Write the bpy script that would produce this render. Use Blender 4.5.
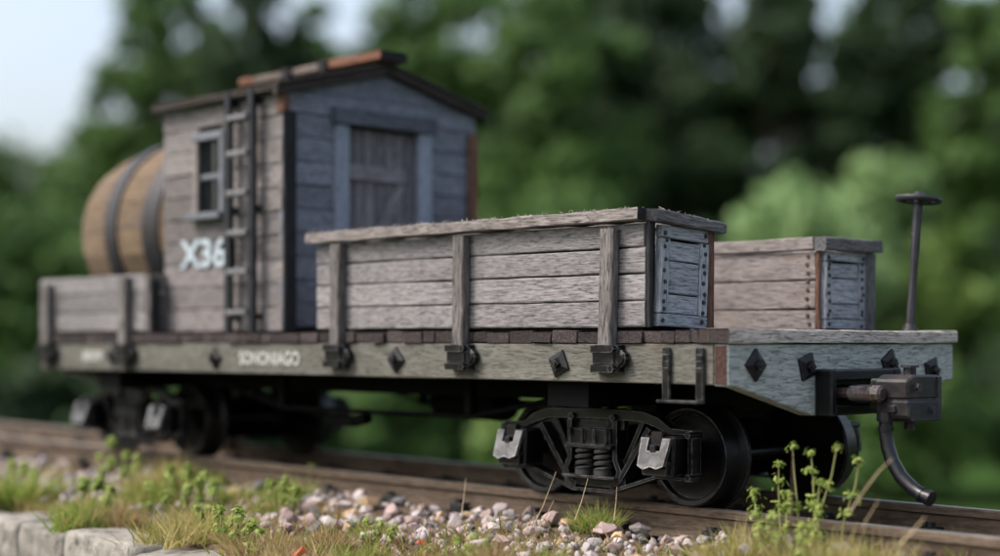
import bpy, bmesh, math, random
from mathutils import Vector, Matrix, Euler

# ------------------------------------------------------------------ clear
for _o in list(bpy.data.objects):
    bpy.data.objects.remove(_o)
scene = bpy.context.scene
COL = scene.collection
R = math.radians

# ------------------------------------------------------------------ camera, sky, sun, exposure
# one unit is 73 mm: the car is a large-scale model on 45 mm gauge garden track.
# X runs along the car towards its coupler end, Y away from the camera, Z up; origin = near top corner of the side sill
scene.unit_settings.system = 'METRIC'
scene.unit_settings.scale_length = 0.073
FPX, HOR, VPX = 1620.0, 341.0, -1050.0
ALPHA = math.atan2(500.0 - VPX, FPX)
FWD = Vector((-math.cos(ALPHA), math.sin(ALPHA), 0))
RGT = Vector((FWD.y, -FWD.x, 0))
CAM = Vector((3.2513, -4.1237, 0.0096))

cam_data = bpy.data.cameras.new('camera')
cam = bpy.data.objects.new('camera', cam_data)
COL.objects.link(cam)
cam.location = CAM
cam.rotation_euler = Euler((R(90), 0, math.atan2(-FWD.x, FWD.y)), 'XYZ')
cam_data.sensor_width = 36.0
cam_data.lens = FPX / 1000 * 36
cam_data.shift_y = (HOR - 278.0) / 1000
cam_data.clip_start = 0.05
cam_data.clip_end = 6000
cam_data.dof.use_dof = True
cam_data.dof.focus_distance = 5.65
cam_data.dof.aperture_fstop = 0.57
cam_data.dof.aperture_blades = 0
scene.camera = cam

SUN_EL, SUN_AZ = R(50), math.atan2(-0.95, -0.62)     # the sun stands high behind the camera's left shoulder
sun_dir = Vector((math.cos(SUN_EL) * math.cos(SUN_AZ), math.cos(SUN_EL) * math.sin(SUN_AZ), math.sin(SUN_EL)))
world = bpy.data.worlds.new('World')
scene.world = world
world.use_nodes = True
wn = world.node_tree
wn.nodes.clear()
sky = wn.nodes.new('ShaderNodeTexSky')
sky.sky_type = 'NISHITA'
sky.sun_disc = False
sky.sun_elevation = SUN_EL
sky.sun_rotation = math.atan2(sun_dir.x, sun_dir.y)
sky.dust_density = 5.0
sky.ozone_density = 1.0
bg = wn.nodes.new('ShaderNodeBackground')
bg.inputs['Strength'].default_value = 0.15
wout = wn.nodes.new('ShaderNodeOutputWorld')
hs = wn.nodes.new('ShaderNodeHueSaturation')     # thin high haze: paler than a clear sky
hs.inputs['Saturation'].default_value = 0.72
hs.inputs['Value'].default_value = 1.12
wn.links.new(sky.outputs[0], hs.inputs['Color'])
wn.links.new(hs.outputs[0], bg.inputs[0])
wn.links.new(bg.outputs[0], wout.inputs[0])

sl = bpy.data.lights.new('sun', 'SUN')
sl.energy = 1.2
sl.angle = R(14)
sl.color = (1.0, 0.955, 0.90)
sun = bpy.data.objects.new('sun', sl)
COL.objects.link(sun)
sun.location = (-20, -30, 40)
sun.rotation_euler = (-sun_dir).to_track_quat('-Z', 'Y').to_euler()

vs = scene.view_settings
vs.view_transform = 'Standard'
vs.look = 'None'
vs.gamma = 1.0
vs.exposure = 0.85
vs.use_curve_mapping = False
scene.render.engine = 'CYCLES'
scene.cycles.use_denoising = True
try:
    scene.cycles.denoiser = 'OPENIMAGEDENOISE'
except Exception:
    pass
scene.cycles.max_bounces = 6
scene.cycles.diffuse_bounces = 3
scene.cycles.glossy_bounces = 2
scene.cycles.transmission_bounces = 2
scene.cycles.transparent_max_bounces = 4
scene.cycles.sample_clamp_indirect = 4.0

# ------------------------------------------------------------------ helpers
rng = random.Random(7)
WL = {}                                   # world location of each object that parents others (parents are never rotated)

def pix(u, v, depth):
    """a point of the place seen at (u, v) of the photograph, depth units along the view direction"""
    return CAM + (FWD + RGT * ((u - 500) / FPX) + Vector((0, 0, (HOR - v) / FPX))) * depth

def ground_at(u, v, z):
    d = FWD + RGT * ((u - 500) / FPX) + Vector((0, 0, (HOR - v) / FPX))
    return CAM + d * ((z - CAM.z) / d.z)

def link(name, data, parent=None, loc=(0, 0, 0), rot=None, mat=None):
    o = bpy.data.objects.new(name, data)
    COL.objects.link(o)
    loc = Vector(loc)
    if parent is not None:
        o.parent = parent
        o.location = loc - WL[parent.name]
    else:
        o.location = loc
    WL[o.name] = loc
    if rot is not None:
        o.rotation_euler = rot.to_euler() if isinstance(rot, Matrix) else Euler(rot)
    if mat is not None and data is not None and not data.materials:
        data.materials.append(mat)
    return o

def tag(o, label=None, cat=None, group=None, kind=None):
    if label: o['label'] = label
    if cat: o['category'] = cat
    if group: o['group'] = group
    if kind: o['kind'] = kind
    return o

def empty(name, loc, parent=None):
    o = link(name, None, parent, loc)
    o.empty_display_size = 0.1
    return o

class MB:
    """collects shapes for ONE mesh, in world coordinates"""
    def __init__(self):
        self.v, self.f, self.m = [], [], []
    def add(self, verts, faces, mi=0):
        b = len(self.v)
        self.v += [tuple(x) for x in verts]
        self.f += [tuple(i + b for i in fc) for fc in faces]
        self.m += [mi] * len(faces)
    def box(self, a, b, bev=0.0, mi=0, mtx=None):
        (x0, y0, z0), (x1, y1, z1) = a, b
        bm = bmesh.new()
        vs_ = [bm.verts.new(p) for p in ((x0, y0, z0), (x1, y0, z0), (x1, y1, z0), (x0, y1, z0), (x0, y0, z1), (x1, y0, z1), (x1, y1, z1), (x0, y1, z1))]
        for q in ((0, 3, 2, 1), (4, 5, 6, 7), (0, 1, 5, 4), (1, 2, 6, 5), (2, 3, 7, 6), (3, 0, 4, 7)):
            bm.faces.new([vs_[i] for i in q])
        if bev > 0:
            bmesh.ops.bevel(bm, geom=bm.edges[:], offset=bev, segments=1, affect='EDGES')
        self.bm(bm, mi, mtx)
    def bm(self, bm, mi=0, mtx=None):
        bm.verts.index_update()
        self.add([(mtx @ v.co) if mtx else v.co.copy() for v in bm.verts], [[v.index for v in f.verts] for f in bm.faces], mi)
        bm.free()
    def tube(self, pts, rad, n=8, caps=True, mi=0, squash=None):
        pts = [Vector(p) for p in pts]
        rads = rad if isinstance(rad, (list, tuple)) else [rad] * len(pts)
        ref = None
        rings = []
        for i, p in enumerate(pts):
            d = (pts[min(i + 1, len(pts) - 1)] - pts[max(i - 1, 0)]).normalized()
            if ref is None:
                ref = Vector((0, 0, 1)) if abs(d.z) < 0.9 else Vector((1, 0, 0))
            s = d.cross(ref).normalized()
            t = s.cross(d).normalized()
            ref = t
            rings.append([p + (s * math.cos(a) + t * math.sin(a)) * rads[i] for a in [2 * math.pi * k / n for k in range(n)]])
        vv = [q for r_ in rings for q in r_]
        ff = []
        for i in range(len(rings) - 1):
            for k in range(n):
                k2 = (k + 1) % n
                ff.append((i * n + k, i * n + k2, (i + 1) * n + k2, (i + 1) * n + k))
        if caps:
            ff.append(tuple(range(n - 1, -1, -1)))
            ff.append(tuple((len(rings) - 1) * n + k for k in range(n)))
        self.add(vv, ff, mi)
    def prism(self, poly, axis, a, b, mi=0, bev=0.0):
        """extrude a polygon of (p, q) along axis 'x' (p=y,q=z) or 'y' (p=x,q=z)"""
        def pt(p, q, h):
            return (h, p, q) if axis == 'x' else (p, h, q)
        bm = bmesh.new()
        lo = [bm.verts.new(pt(p, q, a)) for p, q in poly]
        hi = [bm.verts.new(pt(p, q, b)) for p, q in poly]
        n = len(poly)
        bm.faces.new(lo)
        bm.faces.new(hi[::-1])
        for i in range(n):
            bm.faces.new((lo[i], hi[i], hi[(i + 1) % n], lo[(i + 1) % n])[::-1])
        bmesh.ops.recalc_face_normals(bm, faces=bm.faces[:])
        if bev > 0:
            bmesh.ops.bevel(bm, geom=bm.edges[:], offset=bev, segments=1, affect='EDGES')
        self.bm(bm, mi)
    def lathe(self, prof, centre, axis='y', n=32, mi=0):
        """profile of (radius, height along axis), spun"""
        c = Vector(centre)
        vv, ff = [], []
        for r_, h in prof:
            for k in range(n):
                a = 2 * math.pi * k / n
                if axis == 'y': p = Vector((r_ * math.cos(a), h, r_ * math.sin(a)))
                elif axis == 'x': p = Vector((h, r_ * math.cos(a), r_ * math.sin(a)))
                else: p = Vector((r_ * math.cos(a), r_ * math.sin(a), h))
                vv.append(c + p)
        for i in range(len(prof) - 1):
            for k in range(n):
                k2 = (k + 1) % n
                ff.append((i * n + k, i * n + k2, (i + 1) * n + k2, (i + 1) * n + k))
        self.add(vv, ff, mi)
    def build(self, name, mats, parent=None, loc=None, smooth=False, rot=None):
        if not isinstance(mats, (list, tuple)): mats = [mats]
        loc = Vector(loc) if loc is not None else Vector((0, 0, 0))
        if loc.length == 0 and parent is not None and False:
            pass
        me = bpy.data.meshes.new(name)
        me.from_pydata([tuple(Vector(v) - loc) for v in self.v], [], self.f)
        for m in mats: me.materials.append(m)
        if len(mats) > 1:
            for i, p in enumerate(me.polygons): p.material_index = self.m[i]
        bm = bmesh.new(); bm.from_mesh(me)
        bmesh.ops.recalc_face_normals(bm, faces=bm.faces[:])
        bm.to_mesh(me); bm.free()
        if smooth:
            for p in me.polygons: p.use_smooth = True
            try: me.set_sharp_from_angle(angle=R(38))
            except Exception: pass
        return link(name, me, parent, loc, rot)

AX = {'x': Matrix.Identity(3), 'y': Matrix.Rotation(R(90), 3, 'Z'), 'z': Matrix.Rotation(R(-90), 3, 'Y')}

def board(name, parent, a, b, mat, axis='x', jit=0.003, bev=0.004, roll=None, pivot=None, seed=None, endmat=None, cuts=None):
    """a sawn board between two corners, grain along axis, with uneven edges"""
    a, b = Vector(a), Vector(b)
    c, d = (a + b) / 2, (b - a)
    if axis == 'x': L, w, h = d.x, d.y, d.z
    elif axis == 'y': L, w, h = d.y, d.x, d.z
    else: L, w, h = d.z, d.y, d.x
    r_ = random.Random(seed if seed is not None else rng.random())
    n = cuts or max(2, min(9, int(L / 0.16)))
    be = min(bev, w * 0.3, h * 0.3)
    vv, ff = [], []
    for i in range(n + 1):
        x = -L / 2 + L * i / n
        e = 0 if 0 < i < n else 1
        for sy, sz, cy, cz in ((-1, -1, 1, 0), (1, -1, 1, 0), (1, -1, 0, 1), (1, 1, 0, 1), (1, 1, 1, 0), (-1, 1, 1, 0), (-1, 1, 0, 1), (-1, -1, 0, 1)):
            y = sy * (w / 2 - be * cy)
            z = sz * (h / 2 - be * cz)
            jx = r_.uniform(-jit, jit) * 0.8 if e else 0
            vv.append((x + jx, y + r_.uniform(-jit, jit) * 0.35, z + r_.uniform(-jit, jit) * 0.6))
    for i in range(n):
        for k in range(8):
            k2 = (k + 1) % 8
            ff.append((i * 8 + k, i * 8 + k2, (i + 1) * 8 + k2, (i + 1) * 8 + k))
    ff.append(tuple(range(7, -1, -1)))
    ff.append(tuple(n * 8 + k for k in range(8)))
    me = bpy.data.meshes.new(name)
    me.from_pydata(vv, [], ff)
    me.materials.append(mat)
    if endmat:
        me.materials.append(endmat)
        me.polygons[-1].material_index = 1
        me.polygons[-2].material_index = 1
    bm = bmesh.new(); bm.from_mesh(me)
    bmesh.ops.recalc_face_normals(bm, faces=bm.faces[:])
    bm.to_mesh(me); bm.free()
    rot = AX[axis]
    if roll is not None:
        rm = roll.to_3x3() if isinstance(roll, Matrix) else Euler(roll).to_matrix()
        pv = Vector(pivot) if pivot is not None else c
        c = pv + rm @ (c - pv)
        rot = rm @ rot
    return link(name, me, parent, c, rot)

# ------------------------------------------------------------------ materials
def nt(name):
    m = bpy.data.materials.new(name)
    m.use_nodes = True
    t = m.node_tree
    return m, t, t.nodes['Principled BSDF'], t.nodes, t.links

def ramp(n, stops):
    r_ = n.new('ShaderNodeValToRGB')
    el = r_.color_ramp.elements
    while len(el) < len(stops): el.new(0.5)
    for e, (p, c) in zip(el, stops):
        e.position = p
        e.color = (*c, 1) if len(c) == 3 else c
    return r_

def mixc(n, l, fac, a, b, mode='MIX'):
    m = n.new('ShaderNodeMix')
    m.data_type = 'RGBA'
    m.blend_type = mode
    for s, v in ((m.inputs['Factor'], fac), (m.inputs['A'], a), (m.inputs['B'], b)):
        if hasattr(v, 'is_output'): l.new(v, s)
        elif isinstance(v, (int, float)): s.default_value = v
        else: s.default_value = (*v, 1)
    return m.outputs['Result']

def coords(n, l, scale, rand=True):
    tc = n.new('ShaderNodeTexCoord')
    mp = n.new('ShaderNodeMapping')
    mp.inputs['Scale'].default_value = scale
    src = tc.outputs['Object']
    if rand:
        oi = n.new('ShaderNodeObjectInfo')
        mu = n.new('ShaderNodeVectorMath'); mu.operation = 'MULTIPLY'
        cb = n.new('ShaderNodeCombineXYZ')
        for i, k in enumerate((37.0, 91.0, 53.0)):
            mm = n.new('ShaderNodeMath'); mm.operation = 'MULTIPLY'
            l.new(oi.outputs['Random'], mm.inputs[0]); mm.inputs[1].default_value = k
            l.new(mm.outputs[0], cb.inputs[i])
        ad = n.new('ShaderNodeVectorMath'); ad.operation = 'ADD'
        l.new(src, ad.inputs[0]); l.new(cb.outputs[0], ad.inputs[1])
        src = ad.outputs[0]
    l.new(src, mp.inputs['Vector'])
    return mp.outputs[0]

def noise(n, l, vec, scale, detail=4, rough=0.6, dist=0.0):
    t = n.new('ShaderNodeTexNoise')
    t.inputs['Scale'].default_value = scale
    t.inputs['Detail'].default_value = detail
    t.inputs['Roughness'].default_value = rough
    t.inputs['Distortion'].default_value = dist
    l.new(vec, t.inputs['Vector'])
    return t.outputs['Fac']

def wood(name, light, mid, dark, stain=None, stain_amt=0.0, grain=1.0, vary=0.25, bump=0.35, crack=1.0, fine=1.0):
    """weathered wood, grain along local X"""
    m, t, p, n, l = nt(name)
    broad = noise(n, l, coords(n, l, (1.6, 9, 9)), 1.0 * grain, 5, 0.6, 0.6)
    fib = noise(n, l, coords(n, l, (14 * fine, 125 * fine, 125 * fine)), 1.0 * grain, 5, 0.72, 0.2)
    dash = noise(n, l, coords(n, l, (22 * fine, 170 * fine, 170 * fine)), 1.0 * grain, 3, 0.6, 0.2)
    c0 = ramp(n, [(0.34, dark), (0.5, mid), (0.66, light)])
    l.new(fib, c0.inputs[0])
    c1 = ramp(n, [(0.3, (0.78, 0.77, 0.77)), (0.7, (1.10, 1.09, 1.08))])
    l.new(broad, c1.inputs[0])
    col = mixc(n, l, 1.0, c0.outputs[0], c1.outputs[0], 'MULTIPLY')
    ck = ramp(n, [(0.33, (0.25, 0.235, 0.23)), (0.44, (1, 1, 1))])
    l.new(dash, ck.inputs[0])
    col = mixc(n, l, 0.75 * crack, col, ck.outputs[0], 'MULTIPLY')
    if stain:
        sp = noise(n, l, coords(n, l, (2.2, 5, 5)), 1.0, 5, 0.65, 0.6)
        sr = ramp(n, [(0.62 - 0.3 * stain_amt, (0, 0, 0)), (0.80 - 0.3 * stain_amt, (1, 1, 1))])
        l.new(sp, sr.inputs[0])
        col = mixc(n, l, sr.outputs[0], col, stain)
    oi = n.new('ShaderNodeObjectInfo')
    vr = n.new('ShaderNodeMapRange')
    vr.inputs['To Min'].default_value = 1 - vary
    vr.inputs['To Max'].default_value = 1 + vary
    l.new(oi.outputs['Random'], vr.inputs['Value'])
    vm = n.new('ShaderNodeVectorMath'); vm.operation = 'SCALE'
    l.new(col, vm.inputs[0]); l.new(vr.outputs[0], vm.inputs['Scale'])
    l.new(vm.outputs[0], p.inputs['Base Color'])
    p.inputs['Roughness'].default_value = 0.88
    p.inputs['Specular IOR Level'].default_value = 0.25
    ad = n.new('ShaderNodeMath'); ad.operation = 'ADD'
    l.new(fib, ad.inputs[0]); l.new(ck.outputs[0], ad.inputs[1])
    bp = n.new('ShaderNodeBump')
    bp.inputs['Strength'].default_value = bump
    bp.inputs['Distance'].default_value = 0.006
    l.new(ad.outputs[0], bp.inputs['Height'])
    l.new(bp.outputs[0], p.inputs['Normal'])
    return m

def metal(name, base, rough=0.5, wear_glint=None, wear_glint_amt=0.6, rust=None, rust_amt=0.5, metallic=0.0, spec=0.5, rad=0.009):
    m, t, p, n, l = nt(name)
    v = coords(n, l, (1, 1, 1))
    ns = noise(n, l, v, 22, 5, 0.65)
    dk = tuple(x * 0.55 for x in base)
    c0 = ramp(n, [(0.35, dk), (0.68, base)])
    l.new(ns, c0.inputs[0])
    col = c0.outputs[0]
    if rust:
        rn = noise(n, l, v, 9, 6, 0.7)
        rr = ramp(n, [(0.64 - 0.3 * rust_amt, (0, 0, 0)), (0.78 - 0.3 * rust_amt, (1, 1, 1))])
        l.new(rn, rr.inputs[0])
        col = mixc(n, l, rr.outputs[0], col, rust)
    if wear_glint:  # pale edges: dry-brushed wear plus edge highlights painted into the base colour
        bv = n.new('ShaderNodeBevel')
        bv.samples = 4
        bv.inputs['Radius'].default_value = rad
        ge = n.new('ShaderNodeNewGeometry')
        dt = n.new('ShaderNodeVectorMath'); dt.operation = 'DOT_PRODUCT'
        l.new(bv.outputs[0], dt.inputs[0]); l.new(ge.outputs['Normal'], dt.inputs[1])
        er = n.new('ShaderNodeMapRange')
        er.inputs['From Min'].default_value = 0.99
        er.inputs['From Max'].default_value = 0.90
        l.new(dt.outputs['Value'], er.inputs['Value'])
        wnz = noise(n, l, v, 30, 3, 0.6)
        wr = n.new('ShaderNodeMapRange')
        wr.inputs['From Min'].default_value = 0.35
        wr.inputs['From Max'].default_value = 0.65
        wr.inputs['To Max'].default_value = wear_glint_amt
        l.new(wnz, wr.inputs['Value'])
        mu = n.new('ShaderNodeMath'); mu.operation = 'MULTIPLY'
        l.new(er.outputs[0], mu.inputs[0]); l.new(wr.outputs[0], mu.inputs[1])
        col = mixc(n, l, mu.outputs[0], col, wear_glint)
    l.new(col, p.inputs['Base Color'])
    rg = n.new('ShaderNodeMapRange')
    rg.inputs['To Min'].default_value = rough - 0.12
    rg.inputs['To Max'].default_value = rough + 0.16
    l.new(ns, rg.inputs['Value'])
    l.new(rg.outputs[0], p.inputs['Roughness'])
    p.inputs['Metallic'].default_value = metallic
    p.inputs['Specular IOR Level'].default_value = spec
    bp = n.new('ShaderNodeBump')
    bp.inputs['Strength'].default_value = 0.18
    bp.inputs['Distance'].default_value = 0.004
    l.new(noise(n, l, v, 70, 4, 0.6), bp.inputs['Height'])
    l.new(bp.outputs[0], p.inputs['Normal'])
    return m

def plain(name, stops, scale, rough=0.9, bump=0.3, dist=0.01, detail=5, island=False, spec=0.3, vary=0.2, rand=True):
    m, t, p, n, l = nt(name)
    v = coords(n, l, (1, 1, 1), rand)
    ns = noise(n, l, v, scale, detail, 0.62)
    c0 = ramp(n, stops)
    l.new(ns, c0.inputs[0])
    col = c0.outputs[0]
    if island or vary:
        if island:
            g = n.new('ShaderNodeNewGeometry'); src = g.outputs['Random Per Island']
        else:
            g = n.new('ShaderNodeObjectInfo'); src = g.outputs['Random']
        vr = n.new('ShaderNodeMapRange')
        vr.inputs['To Min'].default_value = 1 - vary
        vr.inputs['To Max'].default_value = 1 + vary
        l.new(src, vr.inputs['Value'])
        vm = n.new('ShaderNodeVectorMath'); vm.operation = 'SCALE'
        l.new(col, vm.inputs[0]); l.new(vr.outputs[0], vm.inputs['Scale'])
        col = vm.outputs[0]
    l.new(col, p.inputs['Base Color'])
    p.inputs['Roughness'].default_value = rough
    p.inputs['Specular IOR Level'].default_value = spec
    if bump:
        bp = n.new('ShaderNodeBump')
        bp.inputs['Strength'].default_value = bump
        bp.inputs['Distance'].default_value = dist
        l.new(ns, bp.inputs['Height'])
        l.new(bp.outputs[0], p.inputs['Normal'])
    return m

def leafmat(name, c_a, c_b, c_c, trans=0.35, rough=0.6):
    """leaves and blades: colour differs from blade to blade; some light comes through"""
    m, t, p, n, l = nt(name)
    g = n.new('ShaderNodeNewGeometry')
    c0 = ramp(n, [(0.0, c_a), (0.5, c_b), (1.0, c_c)])
    l.new(g.outputs['Random Per Island'], c0.inputs[0])
    l.new(c0.outputs[0], p.inputs['Base Color'])
    p.inputs['Roughness'].default_value = rough
    p.inputs['Specular IOR Level'].default_value = 0.3
    tr = n.new('ShaderNodeBsdfTranslucent')
    l.new(c0.outputs[0], tr.inputs['Color'])
    mx = n.new('ShaderNodeMixShader')
    mx.inputs[0].default_value = trans
    l.new(p.outputs[0], mx.inputs[1]); l.new(tr.outputs[0], mx.inputs[2])
    l.new(mx.outputs[0], n['Material Output'].inputs['Surface'])
    return m

M_END = None
RUST = (0.16, 0.055, 0.025)
M = {}
M['bin'] = wood('weathered_bin_wood', (0.30, 0.287, 0.29), (0.215, 0.204, 0.207), (0.09, 0.084, 0.085), vary=0.26, bump=0.5, stain=(0.145, 0.13, 0.128), stain_amt=0.1, fine=1.25)
M['bin_end'] = wood('weathered_skylit_end_wood', (0.42, 0.455, 0.50), (0.32, 0.35, 0.39), (0.14, 0.152, 0.17), vary=0.12, bump=0.5)  # blue skylight on the end faces is put into this wood colour
M['bin_warm'] = wood('warm_bin_wood', (0.325, 0.292, 0.282), (0.245, 0.218, 0.208), (0.125, 0.108, 0.102), stain=(0.20, 0.155, 0.13), stain_amt=0.2, vary=0.08, bump=0.45)
M['cap'] = wood('cap_rail_wood', (0.34, 0.31, 0.295), (0.22, 0.195, 0.185), (0.085, 0.072, 0.068), vary=0.08, bump=0.7)
M['cap_end'] = wood('cap_end_wood', (0.20, 0.20, 0.21), (0.12, 0.12, 0.125), (0.05, 0.05, 0.055), vary=0.1, bump=0.6)
M['stake'] = wood('stake_wood', (0.25, 0.23, 0.225), (0.15, 0.137, 0.132), (0.06, 0.054, 0.052), vary=0.15, bump=0.7)
M['cabin'] = wood('cabin_side_wood', (0.245, 0.228, 0.226), (0.185, 0.17, 0.168), (0.10, 0.092, 0.091), vary=0.22, bump=0.4, stain=(0.13, 0.115, 0.11), stain_amt=0.1)
M['cabin_front'] = wood('skylit_front_wood', (0.245, 0.262, 0.312), (0.178, 0.192, 0.232), (0.095, 0.104, 0.128), vary=0.2, bump=0.35, stain=(0.125, 0.115, 0.12), stain_amt=0.15)  # the front's blue cast from the sky is painted into its boards
M['frame'] = wood('window_frame_wood', (0.22, 0.235, 0.265), (0.17, 0.182, 0.208), (0.10, 0.108, 0.125), vary=0.1, bump=0.3)
M['trim'] = wood('door_trim_wood', (0.33, 0.375, 0.46), (0.265, 0.30, 0.37), (0.16, 0.18, 0.225), vary=0.08, bump=0.3)
M['lintel'] = wood('lintel_wood', (0.135, 0.145, 0.175), (0.095, 0.10, 0.125), (0.05, 0.055, 0.066), vary=0.05, bump=0.3)
M['batten'] = wood('door_batten_wood', (0.30, 0.29, 0.305), (0.225, 0.215, 0.228), (0.11, 0.105, 0.11), vary=0.08, bump=0.4)
M['door'] = wood('door_wood', (0.27, 0.255, 0.265), (0.19, 0.18, 0.19), (0.085, 0.08, 0.085), vary=0.35, bump=0.4)
M['rusty_wood'] = wood('rust_stained_wood', (0.22, 0.12, 0.085), (0.14, 0.07, 0.047), (0.06, 0.033, 0.024), vary=0.15, bump=0.5)
M['roof_edge'] = wood('roof_edge_wood', (0.075, 0.06, 0.052), (0.042, 0.034, 0.03), (0.018, 0.015, 0.014), vary=0.2, bump=0.4)
M['walk_orange'] = wood('orange_walk_wood', (0.25, 0.125, 0.08), (0.18, 0.085, 0.055), (0.11, 0.052, 0.034), stain=(0.13, 0.09, 0.075), stain_amt=0.3, vary=0.06, bump=0.4)
M['walk_grey'] = wood('grey_walk_wood', (0.23, 0.195, 0.175), (0.165, 0.138, 0.122), (0.085, 0.07, 0.062), stain=(0.17, 0.085, 0.055), stain_amt=0.2, vary=0.1, bump=0.3)
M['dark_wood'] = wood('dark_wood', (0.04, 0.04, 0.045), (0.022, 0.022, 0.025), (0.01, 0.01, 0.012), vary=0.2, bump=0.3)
M['sill'] = wood('sill_paint', (0.18, 0.178, 0.155), (0.135, 0.132, 0.114), (0.07, 0.067, 0.057), stain=(0.10, 0.08, 0.058), stain_amt=0.15, vary=0.03, bump=0.45, crack=0.9, fine=1.25)
M['end_beam'] = wood('end_beam_paint', (0.47, 0.515, 0.49), (0.385, 0.425, 0.405), (0.19, 0.21, 0.205), vary=0.03, bump=0.6)
M['deck'] = wood('deck_wood', (0.10, 0.08, 0.078), (0.055, 0.044, 0.043), (0.018, 0.015, 0.016), stain=(0.09, 0.048, 0.036), stain_amt=0.1, vary=0.35, bump=0.8)
M['deck_end'] = wood('pale_deck_wood', (0.70, 0.64, 0.575), (0.54, 0.49, 0.44), (0.22, 0.195, 0.175), vary=0.05, bump=0.7)
M['end_grain'] = wood('end_grain', (0.11, 0.06, 0.048), (0.065, 0.036, 0.03), (0.025, 0.016, 0.015), vary=0.1, bump=0.7)
M['stave'] = wood('barrel_oak', (0.235, 0.172, 0.115), (0.18, 0.128, 0.083), (0.10, 0.07, 0.047), stain=(0.13, 0.108, 0.088), stain_amt=0.25, vary=0.28, bump=0.4, crack=0.7)
M['hoop'] = metal('hoop_iron', (0.030, 0.028, 0.031), 0.5, spec=0.3)
M['black'] = metal('black_iron', (0.0045, 0.0045, 0.005), 0.32, wear_glint=(0.22, 0.22, 0.23), wear_glint_amt=0.7, spec=0.22, rad=0.006, rust=(0.020, 0.015, 0.012), rust_amt=0.25)
M['under'] = metal('underframe_black', (0.003, 0.003, 0.0035), 0.75, spec=0.08)
M['wheel'] = metal('wheel_steel', (0.0045, 0.0045, 0.005), 0.34, wear_glint=(0.20, 0.195, 0.19), wear_glint_amt=0.7, spec=0.2, rad=0.006, rust=(0.018, 0.013, 0.010), rust_amt=0.2)
M['lid'] = metal('journal_lid_metal', (0.15, 0.148, 0.152), 0.34, wear_glint=(0.42, 0.42, 0.42), wear_glint_amt=0.8, rust=(0.035, 0.033, 0.032), rust_amt=0.7, metallic=0.2, spec=0.5)
M['coupler'] = metal('coupler_iron', (0.018, 0.017, 0.019), 0.46, wear_glint=(0.16, 0.17, 0.20), wear_glint_amt=0.5, rust=(0.04, 0.026, 0.021), rust_amt=0.4, spec=0.3)
M['pocketiron'] = metal('draft_pocket_iron', (0.006, 0.0065, 0.007), 0.42, wear_glint=(0.10, 0.105, 0.11), wear_glint_amt=0.5, spec=0.22)
M['rustbolt'] = metal('rusty_bolt', (0.05, 0.04, 0.038), 0.42, rust=(0.11, 0.05, 0.03), rust_amt=0.45, wear_glint=(0.4, 0.33, 0.3), wear_glint_amt=0.5)
M['hose'] = metal('air_hose', (0.012, 0.012, 0.015), 0.3, spec=0.4)
M['washer'] = metal('washer_iron', (0.010, 0.0095, 0.011), 0.42, spec=0.25, wear_glint=(0.10, 0.095, 0.10), wear_glint_amt=0.5, rust=(0.055, 0.03, 0.025), rust_amt=0.2)
M['ladder'] = metal('ladder_iron', (0.012, 0.015, 0.020), 0.55, wear_glint=(0.08, 0.09, 0.10), wear_glint_amt=0.4, spec=0.25)
M['rung'] = metal('ladder_rung', (0.15, 0.15, 0.16), 0.5)
M['brake'] = metal('brake_iron', (0.028, 0.028, 0.034), 0.5, spec=0.3, rust=(0.20, 0.18, 0.15), rust_amt=0.1)
M['nail'] = metal('nail_head', (0.02, 0.018, 0.018), 0.6)
M['rustnail'] = metal('rusty_nail', (0.10, 0.048, 0.032), 0.7)
M['paint'] = plain('white_lettering', [(0.30, (0.22, 0.24, 0.26)), (0.52, (0.40, 0.47, 0.52))], 26, 0.8, 0.0, vary=0.0)
M['paint2'] = plain('cream_lettering', [(0.28, (0.22, 0.22, 0.20)), (0.42, (0.46, 0.47, 0.44))], 36, 0.8, 0.0, vary=0.0)
M['glass'] = metal('dark_window_glass', (0.012, 0.013, 0.016), 0.2, spec=0.5)
M['rail'] = wood('weathered_rail', (0.19, 0.145, 0.105), (0.125, 0.093, 0.067), (0.06, 0.044, 0.032), stain=(0.06, 0.038, 0.027), stain_amt=0.3, vary=0.05, bump=0.3, crack=0.3)
M['railtop'] = metal('rail_running_top', (0.30, 0.28, 0.25), 0.4, metallic=0.4)
M['sleeper'] = plain('black_sleeper', [(0.3, (0.006, 0.006, 0.0065)), (0.7, (0.014, 0.014, 0.015))], 20, 0.55, 0.2)
M['pebble'] = plain('pebble_pale', [(0.25, (0.25, 0.212, 0.203)), (0.5, (0.42, 0.37, 0.36)), (0.75, (0.56, 0.505, 0.49))], 18, 0.8, 0.35, 0.008, vary=0.22)
M['pebble_pink'] = plain('pebble_pink', [(0.25, (0.22, 0.155, 0.14)), (0.5, (0.35, 0.26, 0.24)), (0.75, (0.48, 0.385, 0.36))], 18, 0.8, 0.35, 0.008, vary=0.2)
M['pebble_dark'] = plain('pebble_slate', [(0.25, (0.07, 0.068, 0.075)), (0.75, (0.20, 0.19, 0.20))], 18, 0.7, 0.3, 0.008, vary=0.3)
M['pebble_tan'] = plain('pebble_tan', [(0.25, (0.33, 0.22, 0.12)), (0.75, (0.52, 0.38, 0.23))], 18, 0.8, 0.3, 0.008, vary=0.2)
M['soil'] = plain('soil', [(0.3, (0.045, 0.03, 0.02)), (0.5, (0.10, 0.068, 0.045)), (0.72, (0.19, 0.14, 0.10))], 9, 0.95, 0.8, 0.04, 8, vary=0)
M['stone'] = plain('edging_stone', [(0.30, (0.055, 0.048, 0.04)), (0.44, (0.19, 0.175, 0.15)), (0.72, (0.33, 0.308, 0.275))], 13, 0.9, 0.7, 0.03, 8, vary=0.12)
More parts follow.
